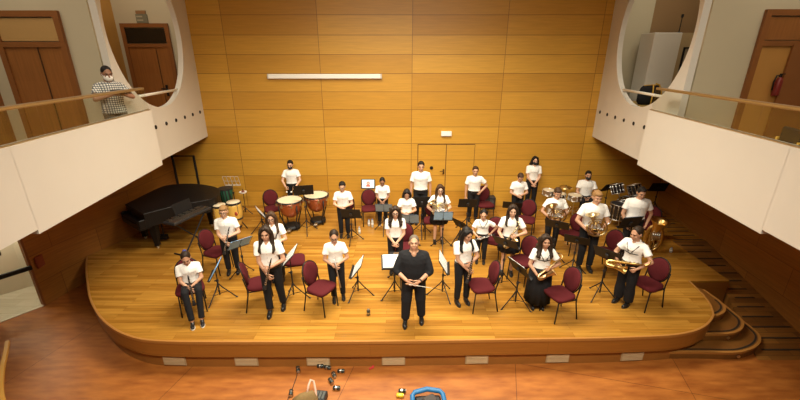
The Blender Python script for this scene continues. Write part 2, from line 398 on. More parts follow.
# ---------------------------------------------------------------- balconies
def XN(y): return 4.67+.115*(y-4.57)
def XA(y): return 4.90+.1134*(y-4.26)
def XS(y): return 4.571+.1*y
def slab(s, X, y0, y1, z0, z1, th, n=1):
    rings = []
    for i in range(n+1):
        y = y0+(y1-y0)*i/n; a = s*X(y); b = s*(X(y)+th)
        rings.append([(a, y, z0), (a, y, z1), (b, y, z1), (b, y, z0)])
    return MB().loft(rings)
hole_m = mat('vent_hole', (.01, .009, .008), .9)
for s, side in ((-1, 'left'), (1, 'right')):
    par = struct(slab(s, XN, 4.57, 8.05, 2.27, 3.415, .16).build('wall_balcony_'+side, M_white))
    slab(s, XN, -1.5, 4.58, 2.33, 3.415, .16).build('parapet', M_white, par)
    struct(MB().prism([(s*(XN(-1.5)+.15), -1.5), (s*9.8, -1.5), (s*9.8, 11.5), (s*XS(11.5), 11.5), (s*(XS(8.05)+.02), 8.05), (s*(XN(8.05)+.15), 8.05)], 2.28, 2.57).build('floor_balcony_'+side, mat('balcony_floor', (.35, .22, .12), .5, var=.1)))
    # upright slab with the round opening
    cy, cz, r = 9.25, 4.94, 1.60; N = 72; y0, y1, z0, z1 = 7.56, 11.5, 2.22, 7.5
    outer = []; inner = []
    for k in range(N):
        a = 2*PI*k/N; dy, dz = math.cos(a), math.sin(a)
        t = min([((y1-cy)/dy if dy > 1e-6 else (y0-cy)/dy if dy < -1e-6 else 1e9), ((z1-cz)/dz if dz > 1e-6 else (z0-cz)/dz if dz < -1e-6 else 1e9)])
        outer.append((cy+dy*t, cz+dz*t)); inner.append((cy+dy*r, cz+dz*r))
    for cyy, czz in ((y0, z0), (y0, z1), (y1, z0), (y1, z1)):        # snap to the true corners
        j = min(range(N), key=lambda k: (outer[k][0]-cyy)**2+(outer[k][1]-czz)**2); outer[j] = (cyy, czz)
    P3 = lambda y, z, th: (s*(XS(y)+th), y, z)
    vs = [P3(*p, 0) for p in outer]+[P3(*p, 0) for p in inner]+[P3(*p, .13) for p in inner]+[P3(*p, .13) for p in outer]; fs = []
    for k in range(N):
        j = (k+1) % N
        for a in range(4):
            b = (a+1) % 4; fs.append((a*N+k, a*N+j, b*N+j, b*N+k))
    sh = struct(MB().add(vs, fs).build('wall_round_opening_'+side, M_white))
    m = MB()
    for k in range(6):
        y = 8.66+k*.512
        m.lathe([(0, -.01), (.045, -.01), (.045, .012), (.0, .012)], 14, Matrix.Translation((s*(XS(y)), y, 2.965)) @ Matrix.Rotation(R(90), 4, 'Y'))
    m.build('vent_hole', hole_m, sh)
    m = MB(); m.tube([(s*(XS(y)+.07), y, 3.655) for y in (8.25, 10.25)], .03, 10)
    tag(m.build('guard_rail', mat('rail_white', (.80, .76, .66), .4), None, True), 'white guard rail across the %s round opening' % side, 'rail', 'balcony guard rails')
    # glass balustrade with a flat handrail
    t = thing('balustrade', (s*XN(5), 5, 3.415), 0, 'glass balustrade with a flat handrail along the %s balcony' % side, 'balustrade')
    t0 = V(t.location)
    def loc(mb): return [mb.v.__setitem__(i, tuple(V(p)-t0)) for i, p in enumerate(mb.v)] and mb
    for a, b in ((-1.2, 2.0), (2.02, 5.2), (5.22, 8.02)):
        loc(slab(s, lambda y: XN(y)+.03, a, b, 3.40, 3.83, .012)).build('glass_pane', M_glass, t)
    loc(slab(s, lambda y: XN(y)+.01, -1.2, 8.05, 3.41, 3.435, .05)).build('glass_channel', M_steel, t)
    loc(slab(s, lambda y: XN(y)-.015, -1.2, 7.92, 3.825, 3.868, .09)).build('handrail', M_railwood, t)
    loc(slab(s, lambda y: XN(y)-.019, -1.2, 7.92, 3.837, 3.861, .006)).build('rail_strip', M_steel, t)
    # rear of the balcony
    struct(MB().box((s*7.65, 7.71, 5.0), (4.2, .12, 4.9)).build('wall_balcony_rear_'+side, M_cream))
    struct(MB().box((s*9.8, 5, 5.0), (.12, 13, 4.9)).build('wall_balcony_end_'+side, M_cream))

def wall_door(name, x0, x1, y, z0, z1, tz0, tz1, tm, leaf=None):
    f = .10
    m = MB(); m.box((x0+f/2, y-.03, (z0+z1)/2), (f, .06, z1-z0)); m.box((x1-f/2, y-.03, (z0+z1)/2), (f, .06, z1-z0)); m.box(((x0+x1)/2, y-.03, z1-f/2), (x1-x0-2*f, .06, f)); m.box(((x0+x1)/2, y-.03, tz0-.06), (x1-x0-2*f, .06, .09))
    o = struct(m.build(name, M_doorframe))
    MB().box(((x0+x1)/2, y-.015, (z0+tz0)/2-.05), (x1-x0-2*f, .03, tz0-z0-.1)).build('door_leaf', leaf or M_door, o)
    MB().box(((x0+x1)/2, y-.018, (tz0+tz1)/2), (x1-x0-2*f, .03, tz1-tz0)).build('transom', tm, o)
    return o
dl = wall_door('door_3', -7.33, -6.08, 7.65, 2.57, 5.20, 4.70, 5.08, M_transom)
dl['label'] = 'tall brown wooden door with a pale transom on the left balcony'
MB().box((-6.62, 7.61, 3.6), (.008, .03, 2.0)).build('leaf_gap', gm, dl)
d4 = wall_door('door_4', -9.0, -7.62, 7.65, 2.57, 5.20, 4.70, 5.08, M_transom)
struct(MB().box((-8.25, 11.46, 5), (3.5, .1, 4.9)).build('wall_round_room_left', M_cream))
struct(MB().box((-6.13, 11.46, 5), (.74, .1, 4.9)).build('wall_round_room_edge', M_cream))
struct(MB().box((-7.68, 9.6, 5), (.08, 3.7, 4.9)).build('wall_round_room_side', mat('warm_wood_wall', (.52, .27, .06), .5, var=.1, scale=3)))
d5 = wall_door('door_5', -7.50, -6.22, 11.40, 2.57, 5.28, 4.79, 5.16, M_dark)
d5['label'] = 'brown wooden door with a dark transom seen through the left round opening'
MB().box((-6.66, 11.36, 3.6), (.008, .03, 2.1)).build('leaf_gap', gm, d5)
m = MB(); m.box((-6.56, 11.34, 3.55), (.05, .03, .3)); m.tube([(-6.56, 11.33, 3.6), (-6.56, 11.27, 3.6), (-6.68, 11.27, 3.6)], .015, 8); m.build('door_handle', M_black, d5)
p = gY(141, 18.5, 11.35); t = thing('door_sign', (p.x, 11.41, p.z), 0, 'small grey green sign above the door inside the left round opening', 'sign')
MB().rbox((0, -.02, 0), (.30, .04, .22), .006).build('panel', mat('sign_grey', (.20, .19, .13), .5), t)
m = MB()
for k in range(2): m.box((-.05+.01*k, -.043, .05-.09*k), (.16, .004, .035))
m.build('lettering', mat('sign_pale', (.42, .38, .27), .5), t)
MB().box((0, -.02, .155), (.26, .03, .08)).build('top_strip', mat('sign_brown', (.30, .16, .07), .5), t)
# right: door, recess and round room
d6 = wall_door('door_6', 6.50, 8.2, 7.65, 2.57, 5.22, 4.72, 5.10, M_door, mat('warm_door_panel', (.50, .245, .06), .45, var=.08, scale=3))
d6['label'] = 'wooden balcony door on the right with an open dark leaf'
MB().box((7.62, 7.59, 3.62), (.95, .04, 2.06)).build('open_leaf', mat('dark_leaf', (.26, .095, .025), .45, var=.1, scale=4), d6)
t = thing('fire_extinguisher', (gY(779, 83, 7.55).x, 7.56, gY(779, 96, 7.5).z), 0, 'red fire extinguisher hung by the open door on the right balcony', 'fire extinguisher')
MB().lathe([(0, 0), (.055, 0), (.06, .02), (.06, .26), (.045, .31), (.02, .335), (0, .335)], 14).build('cylinder', mat('extinguisher_red', (.20, .02, .015), .35), t, True)
m = MB(); m.box((0, 0, .36), (.03, .03, .05)); m.box((.03, 0, .39), (.09, .02, .015)); m.build('valve', M_black, t)
m = MB(); m.tube([(-.01, -.01, .37), (-.09, -.02, .36), (-.115, -.02, .25), (-.10, -.02, .1)], .012, 8); m.build('hose', M_black, t, True)
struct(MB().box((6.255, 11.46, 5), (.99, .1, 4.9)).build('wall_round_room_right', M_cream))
struct(MB().box((8.25, 11.46, 5), (3.0, .1, 4.9)).build('wall_round_room_rear', mat('shadow_brown_wall', (.30, .18, .08), .7)))  # brown colour stands in for the room's ceiling and far shadow
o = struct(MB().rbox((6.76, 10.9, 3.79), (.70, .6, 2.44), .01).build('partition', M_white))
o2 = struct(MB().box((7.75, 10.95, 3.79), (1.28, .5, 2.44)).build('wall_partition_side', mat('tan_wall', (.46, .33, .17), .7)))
p = gY(686, 62, 10.69); t = thing('picture_frame', (p.x, 10.69, p.z), 0, 'dark framed picture on the tan wall in the right round opening', 'picture')
m = MB()
for a in (-1, 1): m.box((a*.13, -.012, 0), (.04, .025, .72)); m.box((0, -.012, a*.34), (.26, .025, .04))
m.build('frame', M_black, t); MB().box((0, -.006, 0), (.24, .01, .66)).build('picture_panel', mat('picture_tone', (.30, .25, .17), .5), t)
t = thing('aerial', (gY(680, 33, 10.8).x, 10.85, 5.01), 0, 'thin black aerial standing on the white partition', 'aerial')
MB().lathe([(0, 0), (.06, 0), (.05, .02), (.012, .03), (.010, .36), (.03, .38), (.03, .44), (0, .45)], 10).build('rod', M_black, t)
# bag on the ledge of the right opening
struct(MB().box((6.17, 9.7, 2.95), (.8, 2.0, .76)).build('trim_1', mat('ledge_wood', (.42, .28, .08), .5)))
t = thing('bag', (6.17, 9.9, 3.33), R(22), 'black holdall with yellow straps lying behind the rail of the right round opening', 'bag')
m = MB(); m.loft([[(math.cos(a)*x, math.sin(a)*y, z) for a in [2*PI*k/18 for k in range(18)]] for x, y, z in ((.30, .13, 0), (.37, .17, .08), (.38, .17, .25), (.33, .12, .40), (.28, .05, .45))])
m.build('body', M_blackcloth, t, True)
yl = mat('yellow_strap', (.62, .36, .04), .6)
for q in (-.16, .16):
    m = MB(); m.tube([(q, -.19, .02), (q, -.195, .2), (q*.9, -.17, .36), (q*.6, -.12, .47), (0, -.10, .50 if q > 0 else .46)], .016, 6); m.build('strap', yl, t, True)
m = MB(); m.tube([(-.28, -.02, .455), (0, -.03, .465), (.28, -.02, .455)], .012, 6); m.build('zip', yl, t, True)
t = thing('balcony_chair', (5.95, 5.60, 2.57), R(75), 'dark chair with a yellow wooden armrest behind the right balustrade', 'chair')
MB().rbox((0, 0, .43), (.46, .46, .08), .02).build('seat', M_blackcloth, t)
MB().rbox((0, .22, .68), (.44, .06, .40), .02).build('backrest', M_blackcloth, t)
for a in (-1, 1):
    for b in (-1, 1): MB().tube([(a*.2, b*.2, 0), (a*.2, b*.2, .40)], .015, 8).build('leg', M_black, t)
    MB().tube([(a*.24, -.2, .4), (a*.24, -.2, .64), (a*.24, -.12, .67), (a*.24, .26, .70), (a*.24, .26, .44)], .022, 8).build('armrest', yl, t, True)

# ================================================================ CHAIRS
M_frame = mat('chair_frame', (.016, .013, .012), .35)
def make_chair():
    t = thing('stage_chair', (0, 0, 0), 0, 'chair', 'chair', 'burgundy padded chairs on the stage')
    # seat: rounded trapezoid cushion
    def seat_ring(z, g):
        pts = []
        for k in range(28):
            a = 2*PI*k/28; c, s_ = math.cos(a), math.sin(a)
            x = math.copysign(abs(c)**.55, c)*(.235-g); y = math.copysign(abs(s_)**.55, s_)*(.228-g)
            x *= 1-.10*(y/.215); pts.append((x, y, z))
        return pts
    MB().loft([seat_ring(z, g) for z, g in ((.425, .02), (.435, .003), (.47, 0), (.49, .012), (.499, .05), (.503, .12))]).build('seat', M_maroon, t, True)
    # oval back pad, leaning back
    mt = Matrix.Translation((0, .235, .70)) @ Matrix.Rotation(R(-12), 4, 'X')
    def back_ring(y, g):
        pts = []
        for k in range(28):
            a = 2*PI*k/28
            pts.append(((.192-g)*math.cos(a)*(1+.06*math.sin(a)), y-.10*(math.cos(a)**2)*.3, (.222-g)*math.sin(a)))
        return pts
    bk = MB().loft([back_ring(y, g) for y, g in ((-.026, .10), (-.022, .04), (-.014, .008), (.0, 0), (.014, .012), (.02, .05))], mt).build('backrest', M_maroon, t, True)
    m = MB(); m.tube([(.200*math.cos(a)*(1+.06*math.sin(a)), .012-.03*math.cos(a)**2, .230*math.sin(a)) for a in [2*PI*k/32 for k in range(32)]], .012, 8, True, mt); m.build('back_frame', M_frame, bk, True)
    for s in (-1, 1):
        MB().tube([(s*.205, -.205, .0), (s*.195, -.175, .405), (s*.195, -.15, .425)], .0125, 8).build('leg', M_frame, t, True)
        MB().tube([(s*.205, .27, .0), (s*.2, .20, .35), (s*.2, .195, .47), (s*.2, .225, .62), (s*.205, .245, .72)], .0125, 8).build('leg', M_frame, t, True)
    m = MB()
    for s in (-1, 1): m.tube([(s*.195, -.18, .415), (s*.2, .2, .415)], .011, 8)
    m.tube([(-.195, -.17, .415), (.195, -.17, .415)], .011, 8); m.tube([(-.2, .19, .415), (.2, .19, .415)], .011, 8)
    m.build('seat_frame', M_frame, t)
    return t
chair0 = make_chair(); chair_used = []
CH = [  # seat px, back px (or rotation), label
    ((190, 287), 28, 'burgundy chair that the seated child at the left stage edge sits on'),
    ((219, 254), (210, 243), 'burgundy chair just left of the fair haired clarinettist'),
    ((261, 286), (247, 277), 'empty burgundy chair left of the long haired clarinettist in front'),
    ((291, 261), (281, 252), 'burgundy chair half hidden behind the two long haired girls at left'),
    ((273, 208), (269, 196), 'empty burgundy chair left of the kettledrums'),
    ((345, 219), (344, 205), 'burgundy chair behind the dark haired boy right of the kettledrums'),
    ((378, 212), (376, 199), 'burgundy chair behind the small boy beside the tablet stand'),
    ((321, 287), (306, 272), 'empty burgundy chair left of the flautist, turned to the right'),
    ((404, 247), 0, 'burgundy chair hidden behind the curly haired girl behind the conductor'),
    ((439, 227), 0, 'burgundy chair behind the girl in the short skirt holding a horn'),
    ((478, 209), 8, 'burgundy chair behind the boy with his hand on his hip'),
    ((491, 242), (495, 228), 'burgundy chair right of the small child with a dark neck strap'),
    ((523, 260), (537, 243), 'burgundy chair behind the girl with long curls and a black dress skirt'),
    ((481, 285), (496, 273), 'empty burgundy chair right of the clarinettist beside the conductor'),
    ((526, 219), (529, 207), 'burgundy chair right of the brown haired boy by the back wall'),
    ((570, 233), (579, 222), 'burgundy chair right of the horn player with the brown fringe'),
    ((606, 252), (616, 240), 'empty burgundy chair right of the fair haired horn player'),
    ((645, 286), (659, 272), 'empty burgundy chair behind the woman saxophonist at the right'),
    ((560, 293), (576, 279), 'empty burgundy chair at the front right of the stage'),
    ((648, 226), (653, 214), 'burgundy chair in shade behind the gold tuba'),
]
for i, (s, b, lab) in enumerate(CH):
    p = gz(*s, .47)
    if isinstance(b, tuple):
        q = gz(*b, .70); d = (p-q); rot = math.atan2(d.x, -d.y)
    else: rot = R(b)
    if i == 0: chair0.location = (p.x, p.y, 0); chair0.rotation_euler = (0, 0, rot); chair0['label'] = lab
    else: dup(chair0, (p.x, p.y, 0), rot, lab)

# ================================================================ MUSIC STANDS
GS = 'music stands on the stage'
def make_stand(kind, hd, tilt, w=.48, h=.33):
    t = thing('music_stand', (0, 0, 0), 0, 'x', 'music stand', GS)
    for k in range(3):
        a = PI/2+2*PI*k/3; c, s = math.cos(a), math.sin(a)
        lg = MB().tube([(c*.012, s*.012, .34), (c*.06, s*.06, .27), (c*.30, s*.30, .012)], .0105, 6).tube([(c*.012, s*.012, .13), (c*.155, s*.155, .162)], .006, 6).build('leg', M_black, t)
        MB().cap((c*.29, s*.29, .016), (c*.31, s*.31, .013), .013).build('rubber_foot', M_blackplastic, lg)
    MB().tube([(0, 0, .10), (0, 0, hd*.62)], .014, 8).build('pole', M_black, t)
    MB().tube([(0, 0, hd*.6), (0, 0, hd-.03)], .009, 8).build('inner_pole', M_chrome if kind == 'silver' else M_black, t)
    m = MB(); m.lathe([(0, 0), (.022, 0), (.024, .02), (.022, .05), (0, .05)], 10, Matrix.Translation((0, 0, hd*.6))); m.tube([(0, -.02, hd*.6+.025), (0, -.055, hd*.6+.025)], .012, 6)
    m.lathe([(0, 0), (.02, 0), (.02, .05), (0, .05)], 10, Matrix.Translation((0, 0, .31))); m.build('collar', M_blackplastic, t)
    mt = Matrix.Translation((0, 0, hd)) @ Matrix.Rotation(-R(tilt), 4, 'X')
    bt = .006 if kind == 'wire' else .012
    if kind == 'solid':
        m = MB(); m.rbox((0, 0, .02), (w, .008, h), .003, mt); m.box((0, -.028, -h/2+.022), (w, .055, .006), mt); m.box((0, -.055, -h/2+.032), (w, .004, .022), mt)
        dk = m.build('desk', M_black, t)
        MB().rbox((0, .02, 0), (.06, .035, .10), .008, mt).build('bracket', M_blackplastic, dk)
    else:
        m = MB()
        for z in ((-h/2+.02, .02, h/2+.02) if kind == 'silver' else (-h/2+.02, h/2+.02)): m.box((0, 0, z), (w, .006, bt), mt)
        for x in ((-w/2, -w/4, 0, w/4, w/2) if kind == 'silver' else (-w/2, 0, w/2)): m.box((x, 0, .02), (bt, .006, h), mt)
        m.box((0, -.02, -h/2+.02), (w, .04, .005), mt)
        for x in (-.12, .12): m.tube([tuple(mt @ V(q)) for q in ((x, -.04, -h/2+.02), (x, -.04, -h/2+.06))], .004, 6)
        dk = m.build('desk', mat('silver_paint', (.72, .70, .66), .4, .1) if kind == 'silver' else M_black, t)
    t['tilt'] = tilt; t['hd'] = hd
    return t, mt
def paper(t, mt, name, label, cat, m, w=.42, h=.30, off=-.012, lift=.03, shade=None, two=True):
    p = V(t.location); W = Matrix.Translation(p) @ Matrix.Rotation(t.rotation_euler.z, 4, 'Z') @ mt @ Matrix.Translation((0, off, lift))
    o = thing(name, W.translation, W.to_euler(), label, cat, 'papers on the music stands')
    if two:
        for s in (-1, 1): MB().box((s*w/4, 0, 0), (w/2-.004, .005, h)).build('page', m, o)
        mk = MB()
        for s in (-1, 1):
            for k in range(6): mk.box((s*w/4, -.0035, h*.40-k*h*.155), (w/2-.05, .002, .007))
        mk.build('staves', mat('ink_grey', (.12, .12, .13) if m is M_paper else (.55, .62, .70), .8), o)
    else: MB().rbox((0, 0, 0), (w, .012, h), .004).build('cover', m, o)
    return o
STANDS = []
ST_ = [ # base px, desk px, rot, kind, tilt, label, paper
    ((223, 299), (213, 269), -78, 'wire', 32, 'music stand with a blue folder beside the seated child', ('music_folder', 'pale blue music folder on the stand beside the seated child', M_blue)),
    ((238, 275), (237, 241), -135, 'wire', 40, 'music stand with a blue folder right of the fair haired clarinettist', ('music_folder', 'blue music folder on the stand of the fair haired clarinettist', M_blue)),
    ((289, 299), (295, 255), -86, 'solid', 42, 'tall music stand with white sheets between two front chairs at left', ('sheet_music', 'white sheet music on the stand right of the front long haired clarinettist', M_paper)),
    ((355, 296), (351, 267), -92, 'solid', 36, 'music stand with white sheets right of the flautist', ('sheet_music', 'white sheet music on the stand right of the flautist', M_paper)),
    ((397, 296), (392, 262), 4, 'solid', 58, 'low flat music stand with white sheets left of the conductor', ('sheet_music', 'wide white score lying on the stand left of the conductor', M_paper)),
    ((446, 297), (447, 263), 84, 'solid', 30, 'black music stand right of the conductor', ('sheet_music', 'white sheet music on the edge-on stand right of the conductor', M_paper)),
    ((397, 275), (397, 247), 180, 'wire', 62, 'thin wire music stand in front of the curly haired girl behind the conductor', ('music_folder', 'small tan folder on the thin wire stand behind the conductor', mat('tan_folder', (.48, .25, .08), .6))),
    ((503, 287), (504, 242), 140, 'solid', 40, 'black music stand in front of the long haired saxophonist with bare legs', None),
    ((516, 306), (521, 268), 112, 'solid', 32, 'black music stand left of the saxophonist in the long black skirt', ('sheet_music', 'white sheet music on the stand left of the saxophonist in the long skirt', M_paper)),
    ((571, 272), (586, 238), 150, 'solid', 40, 'black music stand in front of the fair haired horn player', None),
    ((605, 298), (611, 255), 128, 'solid', 34, 'black music stand left of the woman saxophonist at the right', None),
    ((551, 263), (557, 224), 148, 'solid', 40, 'black music stand in front of the horn player with the brown fringe', None),
    ((511, 231), (511, 205), 165, 'solid', 40, 'black music stand in front of the brown haired boy by the back wall', None),
    ((467, 230), (467, 203), 178, 'solid', 28, 'black music stand in front of the boy with his hand on his hip', None),
    ((461, 243), (459, 224), 125, 'solid', 34, 'black music stand left of the small child with a neck strap', None),
    ((443, 249), (442, 216), 178, 'wire', 30, 'wire music stand with a pale blue folder in front of the girl with a horn', ('music_folder', 'pale blue folder on the stand in front of the girl with the horn', M_blue)),
    ((422, 235), (421, 202), 180, 'solid', 14, 'upright black music stand in front of the tallest boy', None),
    ((383, 232), (385, 208), 178, 'wire', 32, 'music stand with a grey folder in front of the small boy beside the tablet stand', ('music_folder', 'grey blue folder on the stand of the small boy beside the tablet', M_greyblue)),
    ((409, 247), (409, 218), 176, 'wire', 32, 'music stand with a grey folder in front of the girl left of the tallest boy', ('music_folder', 'grey blue folder in front of the girl left of the tallest boy', M_greyblue)),
    ((351, 240), (348, 212), 174, 'solid', 28, 'black music stand in front of the dark haired boy right of the kettledrums', None),
    ((306, 232), (305, 190), 192, 'solid', 24, 'black music stand between the two kettledrums', None),
    ((262, 232), (262, 212), 118, 'solid', 34, 'black music stand in front of the empty chair left of the kettledrums', ('sheet_music', 'white sheet on the tilted stand left of the kettledrums', M_paper)),
    ((234, 211), (234, 181), 180, 'silver', 20, 'silvery empty wire music stand against the back wall behind the congas', None),
    ((607, 215), (604, 187), 205, 'solid', 34, 'black music stand right of the masked boy at the drums', None),
    ((627, 262), (625, 222), 190, 'solid', 22, 'black music stand in front of the boy beside the tuba', ('music_folder', 'blue edged folder on the stand of the boy beside the tuba', M_greyblue)),
    ((656, 212), (655, 187), 178, 'solid', 26, 'black music stand in shade near the right wall behind the tuba player', None),
]
for bp, dp, rot, kind, tilt, lab, pa in ST_:
    p = gz(*bp); q = gY(dp[0], dp[1], p.y); hd = q.z-.02
    t, mt = make_stand(kind, hd, tilt, w=.50 if kind == 'solid' else .46)
    off = V((q.x-p.x, 0, 0)); t.location = (p.x+off.x*.5, p.y, 0); t.rotation_euler = (0, 0, R(rot)); t['label'] = lab
    del t['tilt']; del t['hd']
    pp = None
    if pa: pp = paper(t, mt, pa[0], pa[1], 'sheet music' if pa[0] == 'sheet_music' else 'folder', pa[2], two=(pa[0] == 'sheet_music'), w=.28 if 'small tan' in pa[1] else (.30 if 'tilted' in pa[1] else .44), h=.20 if 'small tan' in pa[1] else .30)
    STANDS.append((t, pp))

# tablet on its stand
p = gz(369, 212); q = gY(368, 185, p.y)
t, mt = make_stand('solid', q.z, 18, .42, .26); t.location = (p.x, p.y, 0); t['label'] = 'black stand that carries the lit tablet by the back wall'
del t['tilt']; del t['hd']
W = Matrix.Translation(p) @ mt @ Matrix.Translation((0, -.016, .035))
o = thing('tablet', W.translation, W.to_euler(), 'lit tablet with a reddish picture on its pale screen', 'tablet')
MB().rbox((0, 0, 0), (.40, .014, .28), .006).build('casing', M_blackplastic, o)
MB().box((0, -.0085, 0), (.36, .003, .24)).build('screen', mat('screen_pale', (.50, .62, .66), .3, emit=.9), o)
m = MB(); m.ell((0, -.011, .015), (.05, .002, .055)); m.box((0, -.011, -.06), (.12, .003, .05)); m.build('screen_picture', mat('screen_red', (.45, .12, .08), .4, emit=.5), o)
m = MB(); m.ell((0, -.0135, .012), (.026, .002, .032)); m.build('screen_figure', mat('screen_tan', (.62, .40, .28), .4, emit=.5), o)

# ================================================================ PERCUSSION AND PIANO
M_copper = mat('timpani_copper', (.33, .085, .03), .28, .35, coat=.4)
M_skin = mat('drum_skin', (.70, .60, .42), .6, var=.05, scale=8)
def timpano(p, r, lab):
    t = thing('kettledrum', (p.x, p.y, 0), 0, lab, 'drum', 'kettledrums'); h = p.z
    MB().lathe([(0, h-.50), (r*.28, h-.49), (r*.62, h-.42), (r*.86, h-.28), (r*.97, h-.12), (r*.985, h-.02), (0, h-.02)], 32).build('bowl', M_copper, t, True)
    MB().lathe([(0, h-.005), (r*.94, h-.004), (r*.95, h), (0, h+.004)], 32).build('drumhead', M_skin, t)
    m = MB(); m.tube([(r*1.0*math.cos(2*PI*k/36), r*1.0*math.sin(2*PI*k/36), h-.015) for k in range(36)], .020, 8, True); m.build('rim', M_blackplastic, t, True)
    for k in range(8):
        a = 2*PI*(k+.5)/8; c, s = math.cos(a), math.sin(a); MB().tube([(c*r*1.04, s*r*1.04, h+.02), (c*r*1.04, s*r*1.04, h-.14)], .010, 6).box((c*r*1.03, s*r*1.03, h-.10), (.05, .05, .06)).build('tuning_rod', M_chrome, t)
    for k in range(4):
        a = 2*PI*(k+.5)/4; c, s = math.cos(a), math.sin(a)
        MB().tube([(c*r*1.02, s*r*1.02, h-.10), (c*r*.98, s*r*.98, h-.35), (c*r*.62, s*r*.62, .18), (c*r*.75, s*r*.75, .03)], .017, 8).build('leg', M_black, t, True)
    m = MB(); m.lathe([(0, .06), (r*.66, .06), (r*.68, .10), (r*.60, .14), (0, .14)], 20); m.build('base', M_black, t)
    MB().rbox((0, -r*.72, .09), (.10, .28, .05), .01).build('pedal', M_steel, t)
timpano(gz(289.5, 199.5, .86), .33, 'left copper kettledrum, nearer one in front of the masked boy')
timpano(gz(316, 194.5, .86), .33, 'right copper kettledrum, the one nearer the back wall')
M_conga = mat('conga_wood', (.66, .40, .08), .35, coat=.4, var=.08, scale=6)
def conga(p, r, lab):
    t = thing('conga', (p.x, p.y, 0), 0, lab, 'drum', 'congas'); h = p.z
    MB().lathe([(r*.72, .10), (r*.88, .26), (r*1.12, h*.55), (r*1.15, h*.66), (r*1.04, h*.86), (r*.98, h-.03), (0, h-.03)], 26).build('shell', M_conga, t, True)
    MB().lathe([(0, h-.012), (r*.98, h-.01), (r*.96, h), (0, h+.006)], 26).build('drumhead', M_skin, t, True)
    for z, q in ((h-.04, 1.05), (h*.45, 1.13), (.13, .80)): MB().lathe([(r*q*.9, z-.018), (r*q, z-.018), (r*q, z+.018), (r*q*.9, z+.018)], 26).build('band', M_blackplastic, t)
    m = MB()
    for k in range(5):
        a = 2*PI*k/5-.7; c, s = math.cos(a), math.sin(a); m.tube([(c*r*1.08, s*r*1.08, h-.03), (c*r*1.2, s*r*1.2, h*.66)], .009, 6)
    m.build('tuning_lugs', M_chrome, t)
    MB().ell((r*.62, -r*.98, h*.66), (.045, .02, .055)).build('badge', mat('badge_red', (.35, .05, .03), .4), t)
    for k in range(3):
        a = 2*PI*k/3+.5; c, s = math.cos(a), math.sin(a); MB().tube([(c*r*.75, s*r*.75, .24), (c*r*1.5, s*r*1.5, .015)], .014, 6).build('leg', M_black, t)
conga(gz(219, 204.5, .80), .165, 'left conga, pale wood, nearer the piano')
conga(gz(233, 201.5, .84), .175, 'right conga, pale wood, in front of the green striped drum')
# green striped tapered drum with tray stand
p = gz(233, 206)
def green_mat():
    m = bpy.data.materials.new('green_stripes'); m.use_nodes = True; nt = m.node_tree; b = nt.nodes['Principled BSDF']; b.inputs['Roughness'].default_value = .6
    tc = nt.nodes.new('ShaderNodeTexCoord'); w = nt.nodes.new('ShaderNodeTexWave'); w.inputs['Scale'].default_value = 4.2; cr = nt.nodes.new('ShaderNodeValToRGB')
    cr.color_ramp.interpolation = 'CONSTANT'; cr.color_ramp.elements[0].color = (.008, .012, .010, 1); cr.color_ramp.elements[1].color = (.012, .09, .045, 1); cr.color_ramp.elements[1].position = .45
    nt.links.new(tc.outputs['Object'], w.inputs['Vector']); nt.links.new(w.outputs['Fac'], cr.inputs[0]); nt.links.new(cr.outputs[0], b.inputs['Base Color'])
    return m
p = V((gz(232, 202, .3).x, 10.75, 0)); zt = gY(232, 188, 10.75).z
t = thing('tapered_drum', (p.x, p.y, 0), 0, 'dark green striped tapered drum behind the right conga', 'drum')
MB().lathe([(.10, .25), (.14, .30), (.205, zt-.03), (.20, zt-.02), (0, zt-.02)], 24).build('shell', green_mat(), t, True)
MB().lathe([(.19, zt-.03), (.215, zt-.03), (.215, zt), (.19, zt)], 24).build('rim', M_blackplastic, t)
for k in range(3):
    a = 2*PI*k/3+.4; MB().tube([(math.cos(a)*.10, math.sin(a)*.10, .3), (math.cos(a)*.2, math.sin(a)*.2, .015)], .012, 6).build('leg', M_black, t)
p = gY(243, 192, 10.8)
t = thing('tray_stand', (p.x, 10.8, 0), 0, 'small round tray on a thin stand right of the green striped drum', 'stand')
MB().lathe([(0, p.z-.02), (.10, p.z-.02), (.11, p.z+.01), (.10, p.z+.01), (0, p.z-.01)], 18).build('tray', MATS['lamp_white'], t)
MB().tube([(0, 0, .06), (0, 0, p.z-.02)], .010, 6).build('pole', M_black, t)
for k in range(3):
    a = 2*PI*k/3; MB().tube([(0, 0, .2), (math.cos(a)*.2, math.sin(a)*.2, .01)], .009, 6).build('leg', M_black, t)
t2 = thing('small_bell', (p.x, 10.8, p.z-.01), 0, 'dark red hand bell lying on the small round tray', 'bell')
MB().lathe([(0, 0), (.05, 0), (.04, .04), (.025, .06), (0, .065)], 12).build('body', mat('bell_red', (.16, .03, .02), .4), t2, True); MB().lathe([(0, .06), (.012, .06), (.014, .10), (0, .11)], 8).build('handle', M_blackplastic, t2)

# grand piano
outline = [(-6.83, 9.02), (-6.4, 8.70), (-5.98, 8.38), (-5.74, 8.68), (-5.50, 8.95), (-5.14, 9.20), (-4.86, 9.45), (-4.86, 9.85), (-5.05, 10.25), (-5.4, 10.52), (-6.0, 10.72), (-6.6, 10.62), (-6.78, 10.2)]
pc = V((-5.9, 9.5))
def smooth_poly(pl, keep):
    out = []; n = len(pl)
    for i in range(n):
        a, b, c, d = [V(pl[(i+k) % n]) for k in (-1, 0, 1, 2)]
        if i in keep: out += [tuple(b)]; continue
        for u in (0, .33, .66):
            q = .5*((2*b)+(c-a)*u+(2*a-5*b+4*c-d)*u*u+(3*b-a-3*c+d)*u**3); out.append(tuple(q))
    return out
ol = smooth_poly([(x-pc.x, y-pc.y) for x, y in outline], (0, 1, 2, 12))
t = thing('grand_piano', (pc.x, pc.y, 0), 0, 'black grand piano with closed lid in the back left corner', 'piano')
